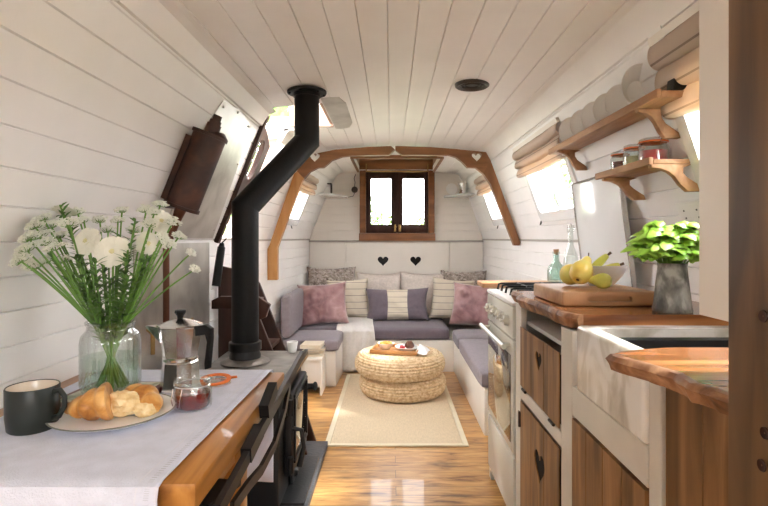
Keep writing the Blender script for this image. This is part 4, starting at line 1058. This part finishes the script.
# raised lid, leaning back
def sl(y, z, off): return V((wr(y, z)-off, y, z))
b = MB(); b.ext([sl(1.90,.945,.045), sl(2.38,.945,.045), sl(2.38,1.385,.014), sl(1.90,1.385,.014)], (.010,0,0), .003); obj('lid_panel', b, M['enamel'], ck)
b = MB(); b.ext([sl(1.89,.945,.050), sl(1.90,.945,.050), sl(1.90,1.390,.018), sl(1.89,1.390,.018)], (.016,0,0)); b.ext([sl(2.38,.945,.050), sl(2.388,.945,.050), sl(2.388,1.390,.018), sl(2.38,1.390,.018)], (.016,0,0))
b.ext([sl(1.89,1.386,.018), sl(2.388,1.386,.018), sl(2.388,1.392,.018), sl(1.89,1.392,.018)], (.016,0,0))
for y in (1.94, 2.34): b.cyl((.875, y, .906), (.893, y, .950), .009, seg=10)
obj('lid_trim', b, M['steel'], ck)
# end panel beyond the cooker
b = MB(); b.box(CX+.01, .935, 2.41, 2.45, 0.001, .905, .003)
tag(obj('galley_partition', b, M['cream']), 'cream painted panel closing the galley beyond the cooker', 'panel')
tag(obj('narrow_worktop', MB().box(CX-.03, .935, 2.402, 2.56, .906, .928, .004), M['board']), 'thin pale wood top on the panel beyond the cooker', 'worktop')

# base cabinets
def frame_box(mb, *a): mb.box(*a, .002, 1)
k1 = thing('drawer_cabinet', 'cream base cabinet with heart cut-out flap and door between cooker and sink', 'cabinet', (.7, 1.6, 0))
b = MB()
b.box(CX, CX+.022, 1.812, 1.888, .001, .903, .002, 1); b.box(CX, CX+.022, 1.302, 1.385, .001, .903, .002, 1)
b.box(CX, CX+.022, 1.385, 1.812, .572, .614, .002, 1); b.box(CX, CX+.022, 1.385, 1.812, .02, .08, .002, 1)
b.box(CX+.022, .935, 1.870, 1.888, .001, .903); b.box(CX+.022, .935, 1.302, 1.320, .001, .903); b.box(CX+.022, .935, 1.32, 1.87, .58, .595); b.box(.92, .935, 1.32, 1.87, .08, .903)
b.box(CX+.03, .90, 1.32, 1.87, .83, .842)
obj('carcass', b, M['cream'], k1)
obj('lining', MB().box(CX+.004, CX+.006, 1.40, 1.80, .10, .56).box(CX+.004, CX+.006, 1.40, 1.80, .63, .82), M['dark'], k1)  # black sheets in place of the cabinet's inner shade behind the hearts
def planked(x, y0, y1, z0, z1, th, n, slope=0):
    """vertical boards, grooves cut in the outline"""
    pts = []; w = (y1-y0)/n
    for i in range(n):
        a = y0+i*w
        if i: pts += [(x+.003, a-.0015+.0015), (x, a+.002)]
        else: pts += [(x, a)]
        pts += [(x, a+w-.002)] if i < n-1 else [(x, a+w)]
    pts += [(x+th, y1), (x+th, y0)]
    return MB().ext([(p, q, z0) for p, q in pts], (0,0,z1-z0))
fl_ = obj('flap', planked(CX-.004, 1.392, 1.806, .622, .828, .0035, 3), M['oak'], k1)
boolcut(fl_, [MB().ext([(CX-.2, y, z) for y, z in heart(1.585, .757, .070)], (.5,0,0))])
dd_ = obj('door', planked(CX-.004, 1.392, 1.806, .085, .566, .0035, 3), M['oak'], k1)
boolcut(dd_, [MB().ext([(CX-.2, y, z) for y, z in heart(1.575, .430, .115)], (.5,0,0))])
for z in (.15, .50):
    b = MB(); b.box(CX-.006, CX-.002, 1.800, 1.830, z-.025, z+.025, .001, 1); b.cyl((CX-.006, 1.808, z-.026), (CX-.006, 1.808, z+.026), .005, seg=8); obj('hinge', b, M['rust'], dd_)
for y in (1.45, 1.75):
    b = MB(); b.cyl((CX-.006, y-.02, .618), (CX-.006, y+.02, .618), .005, seg=8); obj('hinge', b, M['grille'], fl_)
b = MB(); b.box(.62, .86, 1.45, 1.75, .8425, .885, .01)
tag(obj('box', b, M['doorwood']), 'dark brown box inside the open slot under the worktop', 'box')
k2 = thing('sink_cabinet', 'cream base cabinet with plain oak boarded doors below the sink', 'cabinet', (.7, 1.08, 0))
b = MB()
b.box(CX, CX+.022, .872, .914, .001, .90, .002, 1); b.box(CX, CX+.022, .92, 1.300, .690, .765, .002, 1); b.box(CX, CX+.022, .92, 1.300, .02, .08, .002, 1)
b.box(CX+.022, .935, 1.282, 1.300, .001, .765); b.box(CX+.022, .935, .872, .890, .001, .90); b.box(CX+.022, .935, .89, 1.282, .745, .760)
obj('carcass', b, M['cream'], k2)
obj('door', planked(CX-.002, 1.112, 1.296, .085, .684, .020, 2), M['oak'], k2)
obj('door', planked(CX-.002, .924, 1.108, .085, .684, .020, 2), M['oak'], k2)
k3 = thing('end_cabinet', 'oak boarded cabinet below the near live edge worktop', 'cabinet', (.7, .71, 0))
obj('side_board', planked(CX+.006, .56, .868, .001, .902, .020, 3), M['oak'], k3)
obj('carcass', MB().box(CX+.030, .93, .56, .868, .001, .90), M['oak'], k3)
# belfast sink
sx0, sx1, sy0, sy1 = .452, .88, .916, 1.252
sk = obj('sink', MB().box(sx0, sx1, sy0, sy1, .768, .928, .010, 3), M['ceramic'])
boolcut(sk, [MB().box(sx0+.032, sx1-.045, sy0+.03, sy1-.055, .79, 1.0, .012, 3)])
tag(sk, 'worn white rectangular ceramic sink set between the two worktops', 'sink')
b = MB(); x0, x1, y0, y1 = sx0+.045, sx1-.055, sy0+.04, sy1-.085
rr2 = lambda i, z: [(x, y, z) for x, y in rrect(x0+i, x1-i, y0+i, y1-i, .04)]
b.loft([rr2(.02,.795), rr2(0,.905), rr2(-.008,.912), rr2(.006,.908), rr2(.024,.80)], True, True)
tag(obj('washing_up_bowl', b, M['water']), 'dark washing-up bowl inside the white sink', 'bowl')
# live edge worktops
def slab(poly_front, y0, y1, z0, z1, nm, label, near_pts=None):
    pass
rnd = random.Random(21)
def liveslab(edge, back, zt, th, label):
    """edge: list of (x, y) along the live edge, back: remaining outline"""
    t = thing('worktop', label, 'worktop', (back[0][0], edge[0][1], zt-th))
    n = len(edge); top = [(x+.014, y, zt) for x, y in edge]; 
    m = MB(); pl_ = [V((x+.014, y, zt-th)) for x, y in edge]+[V((x, y, zt-th)) for x, y in back]; m.ext(pl_, (0,0,th)); obj('board', m, M['slab'], t)
    m = MB(); rings = []
    for i, (x, y) in enumerate(edge):
        j = noise.noise(V((x*30, y*30, 0)))*.005; k = noise.noise(V((x*50, y*50, 5)))*.004
        nx_, ny_ = -1, 0
        rings.append([V((x+.0145, y, zt)), V((x+.004+j, y, zt-.001)), V((x-.003+k, y, zt-th*.3)), V((x+.002+j, y, zt-th*.6)), V((x+.008-k, y, zt-th*.95)), V((x+.0145, y, zt-th))])
    m.loft(rings); obj('live_edge', m, M['bark'], t)
    return t
def dens(pts, n=6, amp=.003):
    out = []
    for a, b_ in zip(pts, pts[1:]):
        for i in range(n): s = i/n; out.append((a[0]+(b_[0]-a[0])*s+noise.noise(V((a[1]*20+s*3, 0, 1)))*amp, a[1]+(b_[1]-a[1])*s))
    return out+[pts[-1]]
liveslab(dens([(.445,1.892),(.450,1.80),(.43,1.74),(.436,1.62),(.452,1.52),(.447,1.42),(.455,1.345),(.475,1.302)]), [(.935,1.302),(.935,1.892)], .945, .040, 'live edge wooden worktop between the cooker and the sink, holding the chopping board')
liveslab(dens([(.352,.838),(.358,.812),(.372,.780),(.384,.745),(.394,.715),(.388,.67),(.398,.64),(.402,.61),(.408,.56)]), [(.93,.56),(.93,.880),(.475,.882),(.42,.866),(.385,.852)], .9695-.018, .028, 'nearer live edge wooden worktop overhanging the sink and the oak cabinet')
# chopping board
cbm = Matrix.Translation(V((.615, 1.585, .9465))) @ Matrix.Rotation(R(1.5), 4, 'Z')
cb = obj('chopping_board', MB().box(-.134,.136,-.137,.137,0,.042,.006,3,cbm), M['board'])
boolcut(cb, [MB().ext([tuple(cbm@V((x, -.15, z))) for x, z in rrect(-.065,.065,.012,.028,.0078,5)], (0,.03,0))])
tag(cb, 'thick beech chopping board with a hand slot lying on the far worktop', 'chopping board')
CBZ = .9465+.0425
# bowl, pears, bananas
bc = V((.668, 1.63, CBZ)); bowl(bc, .080, .066, M['bowlw'], 'white china bowl of fruit on the chopping board', 'fruit_bowl')
def pear(c, ax, L, m, label):
    ax = V(ax).normalized(); mx = Matrix.Translation(V(c)) @ ax.to_track_quat('Z', 'Y').to_matrix().to_4x4()
    t = thing('pear', label, 'pear', c)
    b = MB(); prof = [(.001,0),(.006,.001),(.014,-.002),(.024,.004),(.032,.018),(.034,.032),(.031,.047),(.024,.060),(.017,.072),(.0135,.084),(.010,.090),(.001,.093)]
    k = L/.093; b.lathe([(r*k, z*k) for r, z in prof], (0,0,0), 32); b.xf(mx); obj('flesh', b, m, t)
    b = MB(); b.tube([(0,0,.090*k),(0.001,0,.10*k),(.005,0,.112*k)], [.0016,.0014,.002], 6); b.xf(mx); obj('stalk', b, M['stalk'], t)
    b = MB(); b.lathe([(.001,-.0006),(.005,-.0005),(.004,.002),(.001,.002)], (0,0,0), 10); b.xf(mx); obj('calyx', b, M['stalk'], t)
pr = .034
pear((.558, 1.53, CBZ+.026), (.42,.40,.55), .094, M['pear'], 'yellow pear in front of the fruit bowl showing its dark base')
pear((.545, 1.64, CBZ+.034), (.6,-.35,.03), .092, M['pear'], 'yellow pear lying furthest left on the chopping board')
pear((.642, 1.495, CBZ+.0245), (-.75,.5,.02), .064, M['peargreen'], 'small green pear lying beside the base of the fruit bowl')
def banana(pts, label):
    t = thing('banana', label, 'banana', pts[0])
    P_ = [V(p) for p in pts]; cur = []
    n = 14
    for i in range(n+1):
        s = i/n; cur.append(P_[0]*(1-s)**2+P_[1]*2*s*(1-s)+P_[2]*s*s)
    rad = [.004+.0135*math.sin(PI*min(1,(.06+.88*i/n)))**.55 for i in range(n+1)]
    b = MB(); b.tube(cur, rad, 5); o_ = obj('peel', b, M['peargreen'], t, smooth=80); md = o_.modifiers.new('s', 'SUBSURF'); md.levels = 1; md.render_levels = 2
    b = MB(); d = (cur[-1]-cur[-2]).normalized(); b.tube([cur[-1]-d*.002, cur[-1]+d*.012], [.004,.005], 6); obj('tip', b, M['stalk'], t)
banana([bc+V((-.035,.01,.034)), bc+V((-.02,.0,.062)), bc+V((.018,-.012,.098))], 'yellow-green banana standing up out of the fruit bowl')
banana([bc+V((-.01,.03,.040)), bc+V((.03,.015,.050)), bc+V((.062,.0,.066))], 'yellow-green banana lying low on the right rim of the fruit bowl')
# bottles
def bottle(c, r, h, m, label, swing=False):
    t = thing('bottle', label, 'bottle', c)
    b = MB(); b.lathe([(.001,.002),(r*.9,0),(r,.008),(r,h*.38),(r*.85,h*.52),(r*.36,h*.68),(r*.33,h*.93),(r*.42,h*.94),(r*.42,h),(r*.28,h),(r*.28,h*.7),(r*.75,h*.5),(r*.92,h*.36),(r*.92,.01),(.001,.006)], c, 32); obj('glass', b, m, t)
    b = MB()
    if swing:
        b.lathe([(.001,h),(r*.4,h),(r*.42,h+.014),(.001,h+.018)], c, 16); b.tube([c+V((-r*.45,0,h*.9)), c+V((-r*.55,0,h)), c+V((0,0,h+.022)), c+V((r*.55,0,h)), c+V((r*.45,0,h*.9))], .0016, 6); obj('stopper', b, M['chrome'], t)
    else:
        b.lathe([(.001,h*.9),(r*.27,h*.9),(r*.32,h+.012),(.001,h+.012)], c, 16); obj('cork', b, M['board'], t)
bottle(V((.80, 2.48, .9285)), .042, .145, M['greenglass'], 'round-bodied pale green bottle with a cork behind the pears')
bottle(V((.878, 2.50, .9285)), .036, .26, M['glass'], 'tall clear swing-top bottle behind the corked bottle', True)
# basil
gp = V((.748, 1.362, .9455))
t = thing('metal_planter', 'dull galvanised tapering jug holding the basil at the end of the worktop', 'pot', gp)
b = MB(); b.lathe([(.001,0),(.048,0),(.049,.006),(.047,.010),(.035,.118),(.036,.124),(.038,.128),(.035,.128),(.033,.118),(.001,.112)], gp, 44)
obj('jug', b, M['oldgalv'], t)
obj('soil', MB().lathe([(.001,.113),(.033,.113),(.033,.1145),(.001,.1165)], gp, 20), M['stalk'], t)
rnd = random.Random(8)
t = thing('basil_plant', 'bushy bright green basil growing in the galvanised jug', 'basil', gp+V((0,0,.115)))
m = MB(); sm = MB()
def bleaf(mb, p, d, L, w):
    d = V(d).normalized(); up = V((0,-.35,1)).normalized(); sd = d.cross(up)
    if sd.length < .05: sd = V((1,0,0))
    sd.normalize(); n = sd.cross(d).normalized(); rows = []
    for s in (0,.12,.3,.5,.7,.86,1):
        ww = w*math.sin(PI*min(.98, .04+s*.94))**.7*(1-.25*s); c = p+d*L*s+n*(L*.22*math.sin(s*PI)-L*.35*s*s)
        rows.append([c-sd*ww-n*ww*.35, c-sd*ww*.55+n*ww*.12, c-n*ww*.05, c+sd*ww*.55+n*ww*.12, c+sd*ww-n*ww*.35])
    vs = [v for r in rows for v in r]; fs = [(5*i+j,5*i+j+1,5*i+j+6,5*i+j+5) for i in range(6) for j in range(4)]
    mb.add(vs, fs)
for i in range(60):
    a = i*2.4; q = math.sqrt((i+.5)/60); top = gp+V((q*.088*math.cos(a), q*.070*math.sin(a), .140+.090*(1-q*q*.85)+rnd.uniform(-.02,.014)))
    bs = gp+V((.022*q*math.cos(a), .022*q*math.sin(a), .113)); sm.tube([bs, bs.lerp(top,.5)+V((0,0,.012)), top], .0018, 5)
    for k in range(6):
        b_ = k*PI/2+a+(PI/4 if k > 3 else 0); L = rnd.uniform(.032,.052) if k < 4 else .022
        base = top-V((0,0,.010*(k//2)))
        bleaf(m, base, (math.cos(b_), math.sin(b_), .25 if k < 4 else .9), L, L*.40)
obj('stems', sm, M['stem'], t, weld=False); obj('leaves', m, M['basil'], t, weld=False, recalc=False, smooth=80)
# white wall cupboard and tall pine cupboard, near right
cw = MB(); cw.box(.452, .80, .40, .753, 1.028, 1.68, .004)
cw = MB(); cw.ext([(.452,.554,1.028),(.905,.554,1.028),(.905,.554,1.19),(.74,.554,1.69),(.452,.554,1.72)], (0,.199,0), .003)
tag(obj('wall_cupboard', cw, M['offwhite']), 'plain cream wall cupboard above the near worktop, beside the brown pine cupboard', 'cupboard')
pc_ = thing('pine_cupboard', 'tall brown pine cupboard at the right edge with dark round knots', 'cupboard', (.6, .45, 0))
obj('carcass', MB().ext([(.363,.30,.001),(.93,.30,.001),(.93,.30,1.10),(.70,.30,1.70),(.363,.30,1.72)], (0,.252,0), .002), M['pine'], pc_)
for k, z in enumerate((.965, 1.044, 1.000, 1.075)): 
    pass
for py, pz in ((.516, 1.064), (.514, .951), (.518, .918)):
    b = MB(); b.lathe([(.001,.0005),(.0045,.0005),(.0058,.0012),(.0062,.0002)], (0,0,0), 14, Matrix.Rotation(R(-90), 4, 'Y')); b.xf(Matrix.Translation((.3625, py-.018, pz))); obj('knot', b, M['doorwood'], pc_)
obj('hinge', MB().box(.36, .3628, .525, .545, .955, .985), M['grille'], pc_) if False else None
# shelves
def bracket(m, x0, x1, y, zt, drop, th=.022):
    """scrolled bracket: x0 = front, x1 = wall"""
    w = x1-x0; pts = [(x0+.004,0),(x0+.006,-.010),(x0+w*.28,-.013),(x0+w*.46,-.022),(x0+w*.60,-drop*.45),(x0+w*.74,-drop*.75),(x0+w*.92,-drop),(wr(y,zt-drop)-.004,-drop*.99),(wr(y,zt-drop*.8)-.004,-drop*.80),(x0+w*.92,-drop*.50),(x0+w*.80,-.026),(x0+w*.80,-.010),(wr(y, zt)-.004,0)]
    return m.ext([(x, y, zt+z) for x, z in pts], (0,th,0), .002)
def shelf(y0, y1, xf, zt, label, th=.018, lip=.018, brk=(), drop=.085):
    t = thing('wall_shelf', label, 'shelf', ((xf+wr(0,zt))/2, (y0+y1)/2, zt-th)); xb = wr(y0, zt)-.004
    obj('board', MB().box(xf+.014, xb-.004, y0, y1, zt-th, zt, .002), M['shelf'], t)
    obj('front_lip', MB().box(xf, xf+.0135, y0, y1, zt-th-.002, zt+lip, .003), M['shelf'], t)
    for y in brk: obj('bracket', bracket(MB(), xf+.004, xb, y, zt-th-.0006, drop), M['shelf'], t)
shelf(1.462, 1.85, .736, 1.366, 'short rustic wall shelf carrying three clip-top jars', brk=(1.463, 1.79), lip=.006, drop=.078, th=.014)
shelf(1.36, 2.30, .706, 1.533, 'long rustic wall shelf carrying upright white plates', th=.018, lip=.005, brk=(1.48, 2.18), drop=.085)
# jars on the short shelf
def clipjar(c, r, h, fill, label):
    t = thing('clip_top_jar', label, 'jar', c)
    b = MB(); b.lathe([(.001,0),(r*.92,0),(r,.004),(r,h*.66),(r*.84,h*.78),(r*.84,h*.82),(r*.80,h*.82),(r*.80,h*.76),(r*.94,h*.64),(r*.94,.006),(.001,.004)], c, 32); obj('jar', b, M['glass'], t)
    b = MB(); b.lathe([(r*.80,h*.822),(r*.97,h*.822),(r*.97,h*.865),(r*.80,h*.865)], c, 32, cap=True); obj('seal', b, M['orange'], t)
    b = MB(); b.lathe([(.001,h*.87),(r*.95,h*.87),(r*.93,h*.95),(r*.7,h),(.001,h)], c, 32); obj('lid', b, M['glass'], t)
    b = MB(); b.tube([c+V((r*.9*math.cos(a), r*.9*math.sin(a), h*.80)) for a in [2*PI*k/24 for k in range(25)]], .0012, 5)
    b.tube([c+V((0,-r*.9,h*.80)), c+V((0,-r*1.25,h*.90)), c+V((0,-r*1.15,h*1.0)), c+V((0,-r*.7,h*.97))], .0014, 5); b.tube([c+V((0,r*.9,h*.80)), c+V((0,r*1.2,h*.9)), c+V((0,r*.7,h*.98))], .0014, 5)
    obj('wire_clip', b, M['chrome'], t)
    if fill: b = MB(); b.lathe([(.001,.006),(r*.92,.006),(r*.92,h*.5),(.001,h*.5)], c, 28); obj('contents', b, fill, t)
clipjar(V((.802, 1.565, 1.3665)), .043, .078, M['berry'], 'largest clip-top jar on the short shelf, nearest and filled with red jam')
clipjar(V((.795, 1.675, 1.3665)), .033, .078, M['yellowc'], 'middle clip-top jar on the short shelf, with pale contents')
clipjar(V((.790, 1.765, 1.3665)), .031, .070, M['jam'], 'small clip-top jar at the far end of the short shelf')
# plates standing on the long shelf
def plate_up(y, r, lean, label, big=False):
    c = V((wr(y, 1.60)-.012-r*.40, y, 1.5465))
    b = MB(); prof = [(.001,0),(r*.6,.0),(r*.66,.003),(r,.014),(r*.99,.017),(r*.64,.007),(.001,.004)] if not big else [(.001,0),(r*.55,.0),(r*.9,.045),(r,.06),(r*.97,.061),(r*.86,.045),(r*.5,.006),(.001,.005)]
    b.lathe(prof, (0,0,0), 40)
    xw = wr(y, 1.60); b.xf(Matrix.Translation(V((.765, y, 1.535+r*.985))) @ Matrix.Rotation(R(-14-lean), 4, 'Z') @ Matrix.Rotation(R(90-6), 4, 'X') @ Matrix.Scale(.78, 4, V((1,0,0))))
    lo = min(v.co.z for v in b.bm.verts); b.xf(Matrix.Translation(V((0,0,1.534-lo))))
    return tag(obj('white_dish' if big else 'plate', b, M['cloth']), label, 'dish' if big else 'plate', None)
plate_up(1.60, .068, 0, 'deep white dish standing on edge at the near end of the long shelf', True)
for k, (y, lb) in enumerate(((1.72, 'white plate on edge next to the deep dish on the long shelf'), (1.82, 'second white plate from the deep dish on the long shelf'), (1.93, 'middle white plate on edge on the long shelf'), (2.05, 'second furthest white plate on edge on the long shelf'), (2.18, 'furthest white plate on edge on the long shelf'))):
    plate_up(y, .060, k*2, lb)
b = MB(); b.ext([(wr(1.36,1.52)-.02,1.36,1.535),(wr(1.36,1.52)-.06,1.36,1.535),(wr(1.36,1.52)-.055,1.36,1.585),(wr(1.36,1.52)-.03,1.36,1.575)], (0,.04,0), .004)
tag(obj('clip', b, M['blackplastic']), 'small black clip on the near end of the long shelf', 'clip')
# blinds
def blind(s, y0, y1, z0, z1, label, folds=3):
    f = wr if s > 0 else wl
    nrm = V((s, 0, .344 if s > 0 else .40)).normalized()
    t = thing('roman_blind', label, 'blind', V((f((y0+y1)/2, z0)-s*.02, (y0+y1)/2, z0)))
    prof = []; n = 12*folds
    for i in range(n+1):
        v = i/n; ph = (v*folds) % 1 if i < n else 1
        off = .014+.034*math.sin(PI*ph)**.7*(.45+.55*v); z = z1-(z1-z0)*v-.012*math.sin(PI*ph)*v
        prof.append((off, z))
    m = MB()
    def g(u, v):
        i = min(int(v*n), n-1); fr_ = v*n-i; off = prof[i][0]*(1-fr_)+prof[i+1][0]*fr_; z = prof[i][1]*(1-fr_)+prof[i+1][1]*fr_
        y = y0+(y1-y0)*u; z += (.012*math.sin(u*PI)*-v)+.004*noise.noise(V((u*5, v*3, 0)))
        return V((f(y, z), y, z))-nrm*off
    m.grid(g, 24, n*2)
    o = obj('fabric', m, M['blind'], t, smooth=80); md = o.modifiers.new('s', 'SOLIDIFY'); md.thickness = .003
    m = MB(); m.ext([V((f(y0, z1), y0, z1))-nrm*.016, V((f(y0, z1), y0, z1))-nrm*.002, V((f(y0, z1+.02), y0, z1+.02))-nrm*.002, V((f(y0, z1+.02), y0, z1+.02))-nrm*.016], (0, y1-y0, 0)); obj('batten', m, M['offwhite'], t)
blind(1, 2.30, 3.12, 1.515, 1.665, 'folded striped linen blind over the middle right window')
blind(1, .78, 1.462, 1.485, 1.69, 'folded striped linen blind over the near right window, beside the cream cupboard')
blind(1, 3.86, 4.50, 1.52, 1.66, 'folded striped linen blind over the far right window')
blind(-1, 3.90, 4.45, 1.52, 1.66, 'folded striped linen blind over the far left window')
# socket and roof rib
t = thing('wall_socket', 'white double power socket on the right wall above the basil', 'socket', (wr(1.5,1.2), 1.53, 1.17))
def wpr(y, z, off): return V((wr(y, z)-off, y, z))
obj('face_plate', MB().ext([wpr(1.47,1.165,.009), wpr(1.60,1.165,.009), wpr(1.60,1.25,.009), wpr(1.47,1.25,.009)], V((-1,0,-.344)).normalized()*.008, .002), M['socket'], t)
b = MB()
for y in (1.50, 1.565):
    for dy, dz in ((0,.018),(-.011,-.004),(.011,-.004)): q = wpr(y, 1.205+dz, .0172); b.ball(q, .003, seg=6)
obj('socket_holes', b, M['wire'], t)
b = MB(); b.ext([wpr(1.385,1.645,.001), wpr(1.455,1.645,.001), wpr(1.455,1.72,.001), wpr(1.385,1.72,.001)], V((-1,0,-.344)).normalized()*.014)
tag(obj('roof_rib', b, M['white']), 'white boxed rib on the right wall between the plates and the near blind', 'rib')
# ------------------------------------------------------------------ outside
struct(obj('ground', MB().box(-40, 40, -30, 60, -.12, -.08), M['grass']))
def leafball(mb, c, rx, ry, rz, n, ls, rnd):
    for i in range(n):
        d = V((rnd.gauss(0,1), rnd.gauss(0,1), rnd.gauss(0,1))).normalized()*rnd.uniform(.55,1)
        p = V(c)+V((d.x*rx, d.y*ry, d.z*rz)); a = V((rnd.gauss(0,1), rnd.gauss(0,1), rnd.gauss(0,1))).normalized(); b = a.orthogonal().normalized()
        s = ls*rnd.uniform(.6,1.3); mb.add([p-a*s, p+b*s*.5, p+a*s, p-b*s*.5], [(0,1,2,3)])
rnd = random.Random(5)
def tree(loc, h, r, label, n=900):
    t = thing('tree', label, 'tree', loc, None)
    x, y, z = loc
    obj('trunk', MB().tube([(x,y,z),(x+.05,y,z+h*.35),(x,y+.05,z+h*.7)], [.14,.11,.05], 10), M['trunk'], t)
    m = MB()
    leafball(m, (x,y,z+h*.62), r, r, h*.42, n, .10, rnd)
    obj('crown', m, M['foliage'], t, weld=False, recalc=False)
tree((-2.1, 6.8, -.08), 4.3, 1.1, 'leafy green tree seen through the open left hatch', 1500)
tree((-5.5, 8.5, -.08), 4.4, 1.6, 'leafy tree outside the far left window', 900)
tree((3.0, 6.6, -.08), 3.2, .9, 'leafy tree outside the middle right window above the hob', 1300)
tree((5.8, 9.5, -.08), 4.2, 1.5, 'leafy tree outside the far right window', 900)
tree((-1.9, 17.5, -.08), 3.6, 1.5, 'pale leafy tree seen through the left back door pane', 900)
m = MB(); leafball(m, (0,-5.5,.9), 7, .7, 1.5, 2600, .16, rnd); m.box(-7, 7, -6.0, -5.4, -.08, 2.0)  # leaf mass added out of view to hold back low sky light
hd_ = obj('skyscreen', m, M['skyscreen'], weld=False, recalc=False); tag(hd_, 'unseen leafy hedge on the bank behind the open stern', 'skyscreen')
for x_, y_, h_, lb in ((.75, 9.2, 1.66, 'low green shrub seen through the right back door pane'), (-.45, 9.6, 1.85, 'low green shrub seen through the left back door pane')):
    t = thing('shrub', lb, 'shrub', (x_, y_, -.08)); obj('stem', MB().tube([(x_, y_, -.08), (x_, y_, .9)], [.04,.02], 8), M['trunk'], t)
    m = MB(); leafball(m, (x_, y_, h_*.5), .75, .4, h_*.5, 700, .07, rnd); obj('leaves', m, M['foliage'], t, weld=False, recalc=False)
# ------------------------------------------------------------------ light
w = bpy.data.worlds.new('world'); bpy.context.scene.world = w; w.use_nodes = True
bg = w.node_tree.nodes['Background']; bg.inputs[0].default_value = (1.0, .975, .99, 1); bg.inputs[1].default_value = 9.5
s = bpy.data.lights.new('sun', 'SUN'); so = bpy.data.objects.new('sun', s); C.objects.link(so)
s.energy = 7.0; s.angle = R(8); s.color = (1, .96, .90)
so.rotation_euler = V((-.62, -.30, -.72)).to_track_quat('-Z', 'Y').to_euler()
vs = bpy.context.scene.view_settings
bpy.context.scene.display_settings.display_device = 'sRGB'
vs.view_transform = 'Standard'; vs.look = 'None'; vs.gamma = 1; vs.use_curve_mapping = False; vs.exposure = 0.97
bpy.context.scene.cycles.max_bounces = 10; bpy.context.scene.cycles.diffuse_bounces = 7; bpy.context.scene.cycles.transparent_max_bounces = 24
